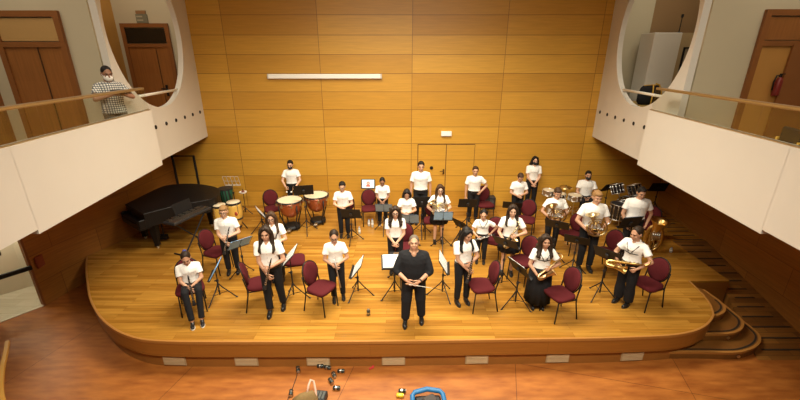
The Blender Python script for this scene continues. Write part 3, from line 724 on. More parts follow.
MB().prism(ol, .64, .96).build('case', M_piano, t)
def scl(pl, k): return [(x*k, y*k) for x, y in pl]
ld = MB().loft([[(x, y, .962) for x, y in scl(ol, 1.005)], [(x, y, .985) for x, y in scl(ol, 1.01)], [(x, y, .995) for x, y in scl(ol, .995)]]).build('lid', M_piano, t)
kd = V((-5.98+6.83, 8.38-9.02)).normalized(); kn = V((kd.y, -kd.x)); kang = math.atan2(kd.y, kd.x)
mk = Matrix.Translation((-6.405-pc.x+kn.x*.02, 8.70-pc.y+kn.y*.02, 0)) @ Matrix.Rotation(kang, 4, 'Z')
MB().rbox((0, 0, .66), (1.02, .26, .14), .01, mk).build('keybed', M_piano, t)
MB().rbox((0, -.02, .77), (.90, .2, .06), .02, mk).build('fallboard', M_piano, t)
for q in (-.49, .49): MB().rbox((q, 0, .74), (.07, .26, .22), .02, mk).build('cheek_block', M_piano, t)
for x, y in ((-6.62, 9.15), (-5.98, 8.62), (-5.25, 9.95)):
    lg = MB().loft([[(x-pc.x+a*w, y-pc.y+b*w, z) for a, b in ((-1, -1), (1, -1), (1, 1), (-1, 1))] for z, w in ((.66, .085), (.50, .075), (.12, .05), (.07, .055))]).build('leg', M_piano, t)
    MB().lathe([(0, 0), (.03, 0), (.035, .035), (.03, .07), (0, .07)], 10, Matrix.Translation((x-pc.x, y-pc.y, 0))).build('castor', mat('castor_brass', (.75, .68, .5), .3, .8), lg)
m = MB()
for q in (-.05, .05): m.tube([(-6.05-pc.x+q, 8.95-pc.y, .65), (-6.05-pc.x+q, 8.95-pc.y, .16)], .015, 6)
m.box((-6.05-pc.x, 8.95-pc.y, .14), (.26, .12, .10)); lyre = m.build('pedal_lyre', M_piano, t)
MB().box((-5.02-pc.x, 9.15-pc.y, .83), (.34, .006, .03), Matrix.Translation((0, 0, 0))).build('side_mark', mat('mark_silver', (.55, .52, .48), .4), t) if False else None
# black tube frame behind the piano
pz = gY(172, 156, 11.2); pr = gY(193, 153.5, 11.2)
t = thing('tube_frame', ((pz.x+pr.x)/2, 11.2, 0), 0, 'tall black metal frame standing behind the grand piano', 'frame'); w = (pr.x-pz.x)/2; zt = pz.z
MB().tube([(-w, 0, .03), (-w, 0, zt)], .035, 10).build('post', M_black, t); MB().tube([(w, 0, .03), (w, 0, zt)], .035, 10).build('post', M_black, t)
MB().tube([(-w-.03, 0, zt), (w+.03, 0, zt)], .02, 8).build('crossbar', M_black, t)
for s in (-1, 1): MB().rbox((s*w, 0, .025), (.07, .5, .05), .01).build('foot', M_black, t)
# keyboard percussion on an X stand
a = gz(168, 223, .92); b = gz(206, 206, .92); c = (a+b)/2; L = (b-a).length
t = thing('glockenspiel', (c.x, c.y, .86), math.atan2(b.y-a.y, b.x-a.x), 'dark keyboard percussion with silver bars near the piano', 'glockenspiel')
MB().rbox((0, 0, .03), (L, .34, .06), .01).build('case', M_blackplastic, t)
m = MB()
for k in range(22): m.box((-L/2+.06+k*(L-.12)/21, -.06+.0*k, .068), ((L-.12)/30, .17-.003*k, .012))
for k in range(21):
    if k % 7 not in (2, 6): m.box((-L/2+.06+(k+.5)*(L-.12)/21, .08, .078), ((L-.12)/34, .11, .012))
m.build('bars', M_steel, t); MB().rbox((.10, .20, .22), (.52, .012, .30), .004, Matrix.Rotation(R(-14), 4, 'X')).build('music_rest', M_black, t)
t = thing('x_stand', (c.x, c.y, 0), math.atan2(b.y-a.y, b.x-a.x), 'black folding X stand under the keyboard percussion', 'stand')
for s in (-1, 1):
    MB().tube([(s*.38, -.10*s, .83), (-s*.38, -.10*s, .03)], .018, 8).build('leg', M_black, t)
    MB().tube([(-s*.38, -.24, .02), (-s*.38, .24, .02)], .018, 8).build('foot', M_black, t)
    MB().tube([(s*.38, -.17, .845), (s*.38, .17, .845)], .016, 8).build('top_bar', M_black, t)
# drums at the right
M_shell = mat('drum_shell_black', (.012, .012, .014), .2, coat=.5)
def drum(name, loc, rot, r, h, lab, stand=None, group='drums of the drum kit', shell=None, lug=6):
    t = thing(name, loc, rot, lab, 'drum', group)
    MB().lathe([(r*.9, 0), (r, 0), (r, h), (r*.9, h)], 28).build('shell', shell or M_shell, t, True) if False else MB().lathe([(0, .004), (r, 0), (r, h), (0, h-.004)], 28).build('shell', shell or M_shell, t)
    for z in (0, h): MB().tube([(r*1.03*math.cos(2*PI*k/30), r*1.03*math.sin(2*PI*k/30), z) for k in range(30)], .012, 6, True).build('hoop', M_chrome, t, True)
    MB().lathe([(0, h), (r*.98, h), (0, h+.004)], 28).build('drumhead', M_skin if r < .2 else M_blackplastic, t)
    for k in range(lug*2):
        a = 2*PI*k/(lug*2); cc, s = math.cos(a)*r*1.03, math.sin(a)*r*1.03
        m = MB(); m.tube([(cc, s, 0), (cc, s, h)], .006, 6)
        for q in (.25, .75): m.ell((cc, s, h*q), (.016, .016, .028), None, 8, 5)
        m.build('lug', M_chrome, t)
    return t
def tripod(t, h, x=0, y=0, z0=0):
    MB().tube([(x, y, z0+.12), (x, y, z0+h)], .011, 6).build('pole', M_chrome, t)
    for k in range(3):
        a = 2*PI*k/3+.3; MB().tube([(x, y, z0+.28), (x+math.cos(a)*.24, y+math.sin(a)*.24, z0+.012)], .009, 6).build('leg', M_chrome, t)
def E3(x, y, z): return Euler((R(x), R(y), R(z)))
bd = V((6.50, 10.35, 0))
t = drum('bass_drum', (bd.x, bd.y, .33), E3(90, 0, -35), .33, .42, 'largest black bass drum with chrome lugs near the right wall'); t.location = (bd.x+.12, bd.y+.17, .345)
for s in (-1, 1): pass
t = drum('floor_drum', (6.00, 9.92, .25), E3(0, 0, 0), .205, .42, 'black floor drum with chrome lugs at the left of the drum group')
for k in range(3):
    a = 2*PI*k/3+.3; MB().tube([(math.cos(a)*.22, math.sin(a)*.22, .2), (math.cos(a)*.24, math.sin(a)*.24, -.25)], .01, 6).build('leg', M_chrome, t)
t = drum('tom_drum', (6.20, 10.42, .80), E3(-22, -12, 0), .16, .27, 'black tom drum tilted over the bass drum, left of the pair'); MB().tube([(0, .0, .05), (.08, .12, -.18), (.12, .16, -.2)], .012, 6).build('mount', M_chrome, t)
t = drum('tom_drum', (6.64, 10.30, .80), E3(-22, -10, 10), .17, .29, 'black tom drum tilted over the bass drum, right of the pair'); MB().tube([(0, .0, .05), (-.02, .12, -.18), (-.05, .16, -.2)], .012, 6).build('mount', M_chrome, t)
M_cymb = mat('cymbal_bronze', (.55, .40, .17), .3, 1.0)
def cymbal(px, py, z, r, lab, tilt=(0, 0), yy=None):
    p = gz(px, py, z); t = thing('cymbal', (p.x, p.y, 0), 0, lab, 'cymbal', 'cymbals'); tripod(t, z-.01)
    mt = Matrix.Translation((0, 0, z)) @ E3(tilt[0], tilt[1], 0).to_matrix().to_4x4()
    MB().lathe([(0, -.012), (r, -.012), (r, -.008), (r*.25, .012), (r*.16, .035), (0, .04)], 28, mt).build('disc', M_cymb, t, True)
    MB().lathe([(0, .03), (.016, .03), (.016, .055), (0, .06)], 8, mt).build('wing_nut', M_blackplastic, t)
cymbal(566, 187, .86, .18, 'flat bronze cymbal right of the small snare drum by the back wall', (4, 0))
def snare(px, py, z, r, lab):
    p = gz(px, py, z); t = drum('snare_drum', (p.x, p.y, z-.14), 0, r, .14, lab, lug=4, shell=M_chrome); tripod(t, z-.14, z0=-(z-.14))
snare(549, 190, .74, .175, 'chrome snare drum at the left of the percussion by the back wall')
snare(575, 195, .72, .18, 'shallow snare drum in front of the masked boy sitting at the drums')
t = drum('small_drum', tuple(gz(559, 199, .58)), 0, .16, .17, 'small black drum between the snare and the flat cymbal'); tripod(t, .58, z0=-.58)
p = gz(592, 215)
t = thing('drum_stool', (5.45, 10.80, 0), 0, 'round black stool under the masked boy sitting at the drums', 'stool')
MB().lathe([(0, .44), (.17, .44), (.18, .47), (.17, .50), (0, .505)], 20).build('seat', M_blackcloth, t, True); tripod(t, .44)

# ================================================================ PEOPLE
def ik(S, T, l1, l2, pole):
    d = T-S; L = d.length
    if L > (l1+l2)*.995: T = S+d.normalized()*(l1+l2)*.995; d = T-S; L = d.length
    n = d.normalized(); a = (l1*l1-l2*l2+L*L)/(2*L); h = math.sqrt(max(l1*l1-a*a, 0))
    p = pole-n*pole.dot(n); p.normalize()
    return S+n*a+p*h, T
def ering(c, rx, ry, n=20, mt=None):
    return [(c[0]+rx*math.cos(2*PI*k/n), c[1]+ry*math.sin(2*PI*k/n), c[2]) for k in range(n)]
GP = 'young band members in white shirts'
def person(foot, top, rot, label, sex='f', skin=0, hair='long', hc='dark', hands='clasp', bottom='trousers', shirt='short', w=1.0, look=0, yaw=0,
           mask=None, glasses=False, seated=None, stance=(.10, .0, .10, .0), straps=False, Y=None, x=None, base=None, h=None, group=GP, belt=True, cat='person', tuck=True, bcol=None, scol=None, name='person', extra=None):
    """foot: pixel of the mid point between the feet; top: pixel row of the top of the hair"""
    if base is None: base = gz(*foot)
    if h is None: h = gY(400, top, base.y).z-base.z
    if seated is not None: h = (h-(seated-.0))/.8*1.7 if False else (h-seated)/.80*1.70
    k = h/1.70; zt = (seated-.90*k) if seated is not None else 0.0
    w = w*(1.03 if sex == 'f' else 1.08)
    t = thing(name, base, R(rot), label, cat, group)
    hk = .45+.55*k                      # heads shrink less than bodies
    if k > 1.02: hk = 1.0+.3*(k-1)
    hk *= 1.10
    P = lambda x_, y_, z_: V((x_*k, y_*k, z_*k+zt))
    Hc = V((0, -.03*k, h*1.0+zt-.128*hk)) if seated is None else V((0, -.03*k, 1.70*k+zt-.128*hk))
    HM = Matrix.Translation(Hc+V((0, 0, -.09*hk))) @ Euler((R(look), 0, R(yaw))).to_matrix().to_4x4() @ Matrix.Translation((0, 0, .09*hk)) @ Matrix.Scale(hk, 4)
    chin = Hc.z-.115*hk; sh = min(1.405*k+zt, chin-.055*hk)
    wf = w*(.93+.07*k)
    # joints
    S = {s: V((s*.166*wf*k, .0, sh-.035*k)) for s in (-1, 1)}
    hip = {s: P(s*.088*wf, .0, .89) for s in (-1, 1)}
    if seated is None:
        ank = {1: V((stance[0]*k, stance[1]*k, .085*k)), -1: V((-stance[2]*k, stance[3]*k, .085*k))}
        knee = {s: mix(hip[s], ank[s], .51)+V((0, -.03*k, 0)) for s in (-1, 1)}
    else:
        knee = {s: V((s*.13*k, -.44*k, seated+.02)) for s in (-1, 1)}
        ank = {s: V((s*.11*k, -.40*k, .085*k)) for s in (-1, 1)}
        if extra == 'legs_out': ank = {s: V((s*.09*k, -.62*k, .085*k)) for s in (-1, 1)}
    HP = {'clasp': ((.035, -.20, .93), (-.035, -.21, .92)), 'belly': ((.05, -.21, 1.04), (-.05, -.22, 1.02)), 'clar': ((.05, -.22, 1.06), (-.02, -.22, .93)),
          'flute': ((.05, -.20, 1.02), (-.04, -.20, .98)), 'side': ((.25, -.03, .80), (-.25, -.03, .80)), 'behind': ((.05, .17, .93), (-.05, .17, .91)),
          'hip': ((.20, -.08, 1.0), (-.25, -.05, .80)), 'horn': ((.10, -.22, 1.02), (-.15, -.20, 1.0)), 'sax': ((.11, -.22, 1.10), (-.13, -.20, .92)),
          'saxh': ((.22, -.20, 1.0), (-.14, -.24, .98)), 'drum': ((.16, -.30, .98), (-.16, -.30, .98)), 'lap': ((.11, -.28, .97), (-.11, -.30, .96)), 'phone': ((.06, -.30, 1.22), (-.08, -.29, 1.20)),
          'low': ((.22, -.10, .86), (-.20, -.14, .84)), 'baton': ((.10, -.27, 1.03), (-.12, -.27, 1.04)), 'clar_sit': ((.03, -.28, .98), (-.03, -.30, .92)), 'handhip2': ((.24, -.02, 1.02), (-.13, -.24, .98))}[hands]
    dzh = -.045 if hands not in ('phone', 'lap', 'clar_sit', 'side', 'low') else 0
    T = {1: P(HP[0][0], HP[0][1], HP[0][2]+dzh), -1: P(HP[1][0], HP[1][1], HP[1][2]+dzh)}
    l1, l2 = .295*k, .255*k; el = {}; wr = {}
    for s in (-1, 1):
        pole = V((s*1.0, .45, -.35))
        if hands in ('hip',) and s == 1: pole = V((1, .5, 0))
        if hands == 'handhip2' and s == 1: pole = V((1, .6, 0))
        if hands == 'behind': pole = V((s*1, .3, 0))
        if hands in ('baton', 'saxh'): pole = V((s*1, .35, -.3))
        el[s], wr[s] = ik(S[s], T[s], l1, l2, pole)
    # ---- torso rings (unit: 1.70 m figure)
    if sex == 'f': TR = [(.86, .158, .105), (.95, .160, .110), (1.02, .140, .100), (1.10, .132, .097), (1.20, .148, .112), (1.27, .155, .122), (1.35, .155, .105), (1.40, .125, .085), (1.435, .065, .06)]
    elif sex == 'big': TR = [(.86, .175, .125), (.95, .200, .158), (1.02, .205, .172), (1.10, .208, .180), (1.20, .205, .168), (1.28, .205, .152), (1.36, .19, .125), (1.41, .15, .10), (1.445, .075, .07)]
    else: TR = [(.86, .150, .105), (.95, .156, .108), (1.02, .145, .100), (1.10, .150, .104), (1.20, .165, .115), (1.28, .175, .120), (1.36, .168, .108), (1.41, .13, .088), (1.445, .065, .06)]
    zs = sh-(1.405*k+zt)
    def trs(g, z0, z1, flare=0):
        out = []
        for z, a, b in TR:
            if z < z0-1e-6 or z > z1+1e-6: continue
            q = zs*max(0, min(1, (z-.95)/.45)); fl = flare*max(0, (1.05-z)/.2)
            out.append(ering((0, -.012*k if z > 1.2 else 0, z*k+zt+q), (a*wf+g+fl)*k, (b*wf+g+fl)*k))
        return out
    # ---- body: one continuous skin
    m = MB(); m.loft(trs(-.004, .86, 1.45))
    nk = V((0, .0, sh+.02*k)); m.cap(nk+V((0, .0, -.03)), Hc+V((0, .012, -.07*hk)), .056*hk*(1.2 if sex == 'big' else 1), .050*hk*(1.25 if sex == 'big' else 1))
    fat = 1.22 if sex == 'big' else 1.08
    for s in (-1, 1):
        m.cap(S[s]+V((-s*.03*k, 0, 0)), S[s], .052*k*fat, .050*k*fat); m.cap(S[s], el[s], .047*k*fat, .036*k*fat); m.cap(el[s], wr[s], .037*k*fat, .025*k*fat)
        m.cap(hip[s], knee[s], .078*k*fat, .052*k*fat); m.cap(knee[s], ank[s], .052*k, .034*k); m.cap(knee[s]+V((0, .012*k, -.09*k)), mix(knee[s], ank[s], .45)+V((0, .014*k, 0)), .047*k, .044*k)
        m.cap(ank[s]+V((0, .02*k, -.04*k)), ank[s]+V((0, -.13*k, -.055*k)), .034*k, .026*k)
    hm = lambda *p: HM @ V(p)
    hd = MB(); hd.ell((0, .012, .02), (.073, .092, .098), HM); hd.ell((0, -.018, -.035), (.058, .068, .078), HM); hd.ell((0, -.045, -.085), (.032, .035, .026), HM)
    hd.cap(hm(0, -.083, .012), hm(0, -.100, -.022), .010*hk, .015*hk); hd.ell((0, -.072, .028), (.048, .018, .014), HM)
    for s in (-1, 1): hd.ell((s*.076, .012, -.005), (.011, .022, .032), HM); hd.ell((s*.036, -.066, -.025), (.022, .02, .02), HM)
    hd.ell((0, -.083, -.058), (.026, .014, .011), HM)
    m.add(hd.v, hd.f)
    if sex == 'big':
        m.add(*(lambda q: (q.v, q.f))(MB().cap((0, -.150*k, sh-.105*k), (0, -.100*k, sh+.025*k), .012, .046)))
    else:
        m.add(*(lambda q: (q.v, q.f))(MB().cap((0, -.105*k*(1.06 if sex == 'f' else 1), sh-.045*k), (0, -.072*k, sh+.03*k), .010*k, .034*k)))
    hands_mb = MB()
    for s in (-1, 1):
        f = (wr[s]-el[s]).normalized()
        tgt = V((-s*.6, .5, -.2)) if hands not in ('side', 'low') else V((-s, 0, 0))
        if hands == 'behind': tgt = V((0, -1, 0))
        n = tgt-f*tgt.dot(f); n.normalize(); sd = f.cross(n)
        if sd.z < 0 and hands not in ('side', 'low'): sd = -sd        # thumb side up
        if hands in ('side', 'low') and sd.y > 0: sd = -sd
        u = .95*k
        for q in (-1, 0, 1): m.cap(wr[s]+f*.01*u, wr[s]+f*.082*u+sd*q*.022*u, .019*u, .015*u)
        curl = 26 if hands in ('side', 'low', 'hip') else 42
        for i in range(4):
            pts = [wr[s]+f*.055*u+sd*(1.5-i)*.0185*u]; p = wr[s]+f*.088*u+sd*(1.5-i)*.0195*u; pts.append(p); a = 0
            for j, ln in enumerate((.036, .026, .020)):
                a += R(curl*(1 if j else .7)); p = p+(f*math.cos(a)+n*math.sin(a))*ln*u*(.82, 1, .96, .74)[i if i < 4 else 3][0] if False else p+(f*math.cos(a)+n*math.sin(a))*ln*u*[.93, 1.03, .97, .78][i]; pts.append(p)
            hands_mb.tube(pts, [.0095*u, .0098*u, .009*u, .008*u, .006*u], 6)
        b = wr[s]+f*.022*u+sd*.018*u; th = [b, b+(f*.6+sd*.8)*.036*u, b+(f*.8+sd*.75+n*.3)*.058*u+f*.006*u, b+(f*1.0+sd*.6+n*.55)*.078*u]
        hands_mb.tube(th, [.013*u, .0125*u, .0105*u, .008*u], 6)
    me = m.mesh('body'); me = voxel(me, .0105, 2, 'body')
    # fingers join the same body mesh
    vs = [tuple(v.co) for v in me.vertices]; fs = [tuple(p.vertices) for p in me.polygons]; bpy.data.meshes.remove(me)
    mm = MB(); mm.v, mm.f = vs, fs; mm.add(hands_mb.v, hands_mb.f)
    mm.build('body', SK[skin], t, True)
    # ---- face
    if mask is None:
        MB().ell((0, -.093, -.060), (.021, .007, .0055), HM, 10, 6).build('mouth', M_lip, t, True)
    for s in (-1, 1):
        MB().ell((s*.031, -.083, .008), (.0095, .006, .0065), HM, 10, 6).build('eye', M_eye, t, True)
        MB().cap(hm(s*.016, -.094, .030), hm(s*.048, -.082, .031), .0045*hk, .0038*hk, 6).build('eyebrow', HR[hc if hc != 'blond' else 'brown'], t, True)
    if mask:
        m = MB(); m.ell((0, -.045, -.050), (.066, .066, .058), HM, 18, 12)
        mo = m.build('mask', M_mask_b if mask == 'black' else M_mask_w, t, True)
        m = MB()
        for s in (-1, 1): m.tube([hm(s*.058, -.06, -.03), hm(s*.079, -.01, -.005), hm(s*.078, .02, .01)], .003*hk, 5)
        m.build('ear_loop', M_mask_b if mask == 'black' else M_mask_w, mo)
    if glasses:
        m = MB()
        for s in (-1, 1):
            m.tube([HM @ V((s*.033+.024*math.cos(a), -.100, .006+.019*math.sin(a))) for a in [2*PI*q/14 for q in range(14)]], .0035*hk, 5, True)
            m.tube([hm(s*.057, -.098, .010), hm(s*.078, -.03, .012), hm(s*.078, .02, .010)], .003*hk, 5)
        m.tube([hm(-.01, -.101, .01), hm(.01, -.101, .01)], .003*hk, 5)
        m.build('glasses', M_glass_frame, t)
    # ---- hair
    m = MB()
    if hair == 'cropped': m.ell((0, .020, .036), (.0765, .088, .0905), HM, 20, 12)
    else:
        m.ell((0, .030, .036), (.083, .096, .097), HM, 20, 12)
        m.ell((0, .062, -.02), (.070, .055, .075), HM)
        if hair in ('short',): m.ell((0, -.035, .098), (.058, .045, .024), HM); m.ell((.02, -.03, .105), (.045, .045, .022), HM)
        if hair == 'fringe': m.ell((0, -.045, .085), (.066, .045, .034), HM)
    if hair in ('long', 'curly', 'bob'):
        ln = {'long': -.29, 'curly': -.27, 'bob': -.13}[hair]; wd = {'long': .034, 'curly': .042, 'bob': .034}[hair]
        for s in (-1, 1):
            pts = [(hm(s*.058, -.005, .07), wd), (hm(s*.080, .004, -.01), wd), (hm(s*.082, .004, -.09), wd*1.1)]
            if hair != 'bob': pts += [(Hc+V((s*.088, -.030, -.185))*hk, wd*1.05), (Hc+V((s*.108, -.078, ln+.03))*hk, wd*.8), (Hc+V((s*.094, -.100, ln))*hk, wd*.5)]
            for (a, ra), (b, rb) in zip(pts, pts[1:]): m.cap(a, b, ra*hk, rb*hk)
            m.cap(hm(s*.02, -.055, .105), hm(s*.072, -.040, .03), .022*hk, .02*hk)
            m.cap(hm(s*.05, .07, -.02), Hc+V((s*.085*hk, .085*hk, ln*.85*hk)), .048*hk, .040*hk)
        m.cap(hm(0, .08, .0), Hc+V((0, .105*hk, ln*.9*hk)), .055*hk, .045*hk)
        if hair == 'curly':
            rnd = random.Random(int(base.x*100))
            for i in range(26):
                s = rnd.choice((-1, 1)); z = rnd.uniform(ln, .06); m.ell(tuple(Hc+V((s*(.085+.03*(z < -.05))*hk+rnd.uniform(-.012, .012), rnd.uniform(-.10 if z < -.12 else -.03, .08)*hk, z*hk))), .030*hk)
    if hair in ('bun', 'ponytail'):
        m.ell((0, .115, .035), (.045, .045, .042), HM)
        if hair == 'ponytail': m.cap(hm(0, .12, .03), hm(.0, .15, -.12), .042*hk, .03*hk)
    ho = m.build('hair', HR[hc], t, vox=.0105, sm=2)
    if extra == 'scrunchie' or hair == 'scrunchie' or extra == 'legs_out':
        pass
    if hair == 'bun' and extra in ('legs_out',):
        m = MB(); m.ell((0, .085, .100), (.036, .034, .030), HM); m.build('hair_scrunchie', mat('scrunchie_blue', (.02, .035, .18), .7), t, True)
    # ---- shirt
    sm_ = scol or M_shirt
    m = MB()
    if tuck: m.loft(trs(.018, .95, 1.45))
    else: m.loft(trs(.020, .86, 1.45, .015))
    for s in (-1, 1):
        m.cap(S[s]+V((-s*.085*k, 0, .030*k)), S[s], .050*k*fat, .058*k*fat)
        e = {'short': .62, 'long': 1.0, 'rolled': 1.0}[shirt]
        b = mix(S[s], el[s], e)
        m.tube([S[s]+(S[s]-b)*.05, mix(S[s], b, .5), b], [.057*k*fat, .062*k*fat, (.068 if shirt == 'short' else .056)*k*fat], 14)
        if shirt == 'rolled': m.cap(el[s], mix(el[s], wr[s], .18), .052*k*fat, .050*k*fat)
        if shirt == 'long': m.cap(el[s], mix(el[s], wr[s], .9), .050*k*fat, .036*k*fat)
    m.build('shirt', sm_, t, vox=.0115, sm=2)
    if tuck:
        m = MB(); pts = []
        for z in (1.31, 1.24, 1.16, 1.08, 1.0):
            b_ = [q for q in TR if q[0] <= z+1e-6][-1][2]*wf; pts.append((0, -(b_+.030)*k, z*k+zt+zs*max(0, min(1, (z-.95)/.45))))
        for q in pts: MB().ell(q, (.008*k, .006*k, .008*k), None, 8, 5).build('button', MATS['lamp_white'] if False else mat('button_grey', (.5, .48, .44), .5), t, True)
    # collar
    cz = sh+.040*k; m = MB(); cr = .064*hk*(1.2 if sex == 'big' else 1)
    ring = []
    for q in range(17):
        a = R(-68+316*q/16); cx, cy = math.cos(a+0), math.sin(a)
        a2 = -PI/2+R(22)+(2*PI-R(44))*q/16; c2, s2 = math.cos(a2), math.sin(a2); fr = max(0, -s2)
        ring.append([(c2*cr*1.30, s2*cr*1.25-.008, cz-.040*k-.022*k*fr), (c2*cr*1.06, s2*cr*1.08, cz+.012-.012*fr), (c2*cr*1.0, s2*cr*1.0, cz+.008-.012*fr), (c2*cr*1.2, s2*cr*1.15-.006, cz-.046*k-.022*k*fr)])
    m.loft(ring); m.build('collar', sm_, t, True)
    # ---- lower garment
    bm_ = bcol or M_blackcloth
    g = .016 if sex != 'big' else .012
    if bottom in ('trousers', 'wide', 'shorts'):
        m = MB()
        m.loft([ering((0, 0, z*k+zt), (a*wf+g)*k, (b*wf+g)*k) for z, a, b in TR if z <= .96])
        for s in (-1, 1):
            lw = 1.45 if bottom == 'wide' else 1.10 if sex == 'big' else 1.0
            if bottom == 'shorts': m.tube([hip[s], mix(hip[s], knee[s], .8)], [.095*k, .088*k], 14)
            else:
                end = mix(knee[s], ank[s], .93)
                m.cap(hip[s], knee[s], .094*k*fat, .070*k*fat*(1.15 if lw > 1 else 1)); m.tube([mix(hip[s], knee[s], .97), knee[s], mix(knee[s], end, .5), end], [.069*k*fat, .069*k*fat*(1.1 if lw > 1 else 1), .062*k*fat*lw, .056*k*fat*lw], 14)
                m.ell(tuple(knee[s]), .069*k*fat)
        m.build('trousers' if bottom != 'shorts' else 'shorts', bm_, t, vox=.0115, sm=2)
    else:
        zz = {'skirt': .60, 'long_skirt': .16}[bottom]
        m = MB(); n = 44; rings = []
        for z, f in ((.97, 0), (.94, .1), (.88, .35), ((.90+zz)/2, .7), (zz, 1.0), (zz, .97)):
            a = (.135+.058*min(1, (1.03-z)/.12)+(.035 if zz > .3 else .055)*f)*wf+.012; b = (.095+.045*min(1, (1.03-z)/.12)+(.05 if zz > .3 else .07)*f)*wf+.012
            rings.append([((a*(1+.06*f*math.cos(11*2*PI*q/n)))*k*math.cos(2*PI*q/n), (b*(1+.06*f*math.cos(11*2*PI*q/n)))*k*math.sin(2*PI*q/n), z*k+zt) for q in range(n)])
        m.loft(rings).build('skirt', bm_, t, True)
    if belt and tuck and bottom != 'long_skirt':
        z, a, b = .95, [q for q in TR if q[0] == .95][0][1], [q for q in TR if q[0] == .95][0][2]
        m = MB(); m.loft([ering((0, 0, (z+dz)*k+zt), (a*wf+gg)*k, (b*wf+gg)*k) for dz, gg in ((-.018, .018), (-.016, .0235), (.016, .0235), (.018, .018))]); m.build('belt', M_shoe, t, True)
    if straps:
        m = MB()
        for s in (-1, 1):
            m.tube([(s*.10*wf*k, .125*k, 1.30*k+zt), (s*.115*wf*k, .03*k, sh+.052*k), (s*.10*wf*k, -.105*k, 1.33*k+zt), (s*.03*k, -.155*k, 1.20*k+zt)], .010*k, 6)
        m.tube([(s_*.172*wf*k, y_*k, 1.17*k+zt) for s_, y_ in ((-1, 0), (-.6, -.105), (0, -.148), (.6, -.105), (1, 0))], .010*k, 6)
        m.build('instrument_harness', M_shoe, t, True)
    # ---- shoes
    for s in (-1, 1):
        a = ank[s]; c = [(0, .055, 0), (0, -.02, 0), (0, -.12, 0), (0, -.175, 0)]
        m = MB(); m.cap(a+V((0, .03*k, -.045*k)), a+V((0, -.14*k, -.052*k)), .041*k, .034*k); m.cap(a+V((s*.006*k, -.06*k, -.05*k)), a+V((s*.006*k, -.12*k, -.052*k)), .043*k, .038*k); m.cap(a+V((0, .02*k, -.01*k)), a+V((0, -.03*k, -.03*k)), .043*k, .040*k)
        me = voxel(m.mesh('shoe'), .010, 2, 'shoe')
        for v in me.vertices:
            if v.co.z < .006: v.co.z = .006
        so = link('shoe', me, M_shoe, t, True)
        pl = [(a.x+(.040+.008*(math.sin(q) < 0))*k*math.cos(q)+s*.003*k, a.y-.055*k+.128*k*math.sin(q)) for q in [2*PI*i/18 for i in range(18)]]
        MB().prism(pl, .0005, .016*k).build('sole', M_sole if extra in ('legs_out', 'white_sole') else M_blackplastic, so)
    info = dict(t=t, base=base, rot=R(rot), k=k, zt=zt, wr=wr, Hc=Hc, hk=hk, el=el, h=h)
    return info
def Lw(i, p):       # local point of a person -> world
    return V(i['base'])+Matrix.Rotation(i['rot'], 3, 'Z') @ V(p)
def along(i, a, b, spin=0):      # world matrix with z from a to b (person-local, already scaled)
    A, B = Lw(i, a), Lw(i, b); q = V((0, 0, 1)).rotation_difference((B-A).normalized())
    return A, (q @ Quaternion((0, 0, 1), spin)).to_euler()

# ---------------------------------------------------------------- instruments
def clarinet(i, a, b, lab, L=.62):
    A, e = along(i, a, b); t = thing('clarinet', A, e, lab, 'clarinet', 'clarinets')
    MB().lathe([(.0, .06), (.017, .08), (.0145, .12), (.0135, L-.14), (.0155, L-.10), (.0, L-.10)], 12).build('tube', M_blackplastic, t, True)
    MB().lathe([(.0, .004), (.036, 0), (.030, .03), (.019, .07), (.0175, .10), (0, .10)], 14).build('bell', M_blackplastic, t, True)
    MB().lathe([(.013, L-.10), (.0135, L-.05), (.005, L), (0, L)], 10).build('mouthpiece', M_piano, t, True)
    m = MB()
    for q in range(9): m.ell((.004*(q % 2), -.015, .14+q*(L-.30)/8), (.010, .005, .010), None, 8, 5)
    m.tube([(.012, -.012, .12), (.012, -.012, L-.16)], .003, 5); m.tube([(-.012, -.010, .12), (-.012, -.010, L*.5)], .003, 5)
    for z in (.10, L*.48, L-.10): m.lathe([(.0, z-.008), (.0185, z-.008), (.0185, z+.008), (0, z+.008)], 12)
    m.build('keys', M_chrome, t)
def flute(i, a, b, lab, L=.64):
    A, e = along(i, a, b); t = thing('flute', A, e, lab, 'flute')
    MB().lathe([(0, 0), (.011, 0), (.011, L), (0, L)], 12).build('tube', M_chrome, t, True)
    m = MB()
    for q in range(12): m.lathe([(0, .0), (.009, 0), (.008, .006), (0, .007)], 10, Matrix.Translation((0, -.010, .06+q*.030)) @ Matrix.Rotation(R(90), 4, 'X'))
    m.tube([(.008, -.010, .05), (.008, -.010, .45)], .003, 5); m.build('keys', M_steel, t)
    MB().lathe([(0, -.010), (.014, -.010), (.010, .010), (0, .010)], 12, Matrix.Translation((0, -.011, L-.09)) @ Matrix.Rotation(R(90), 4, 'X')).build('lip_plate', M_chrome, t)
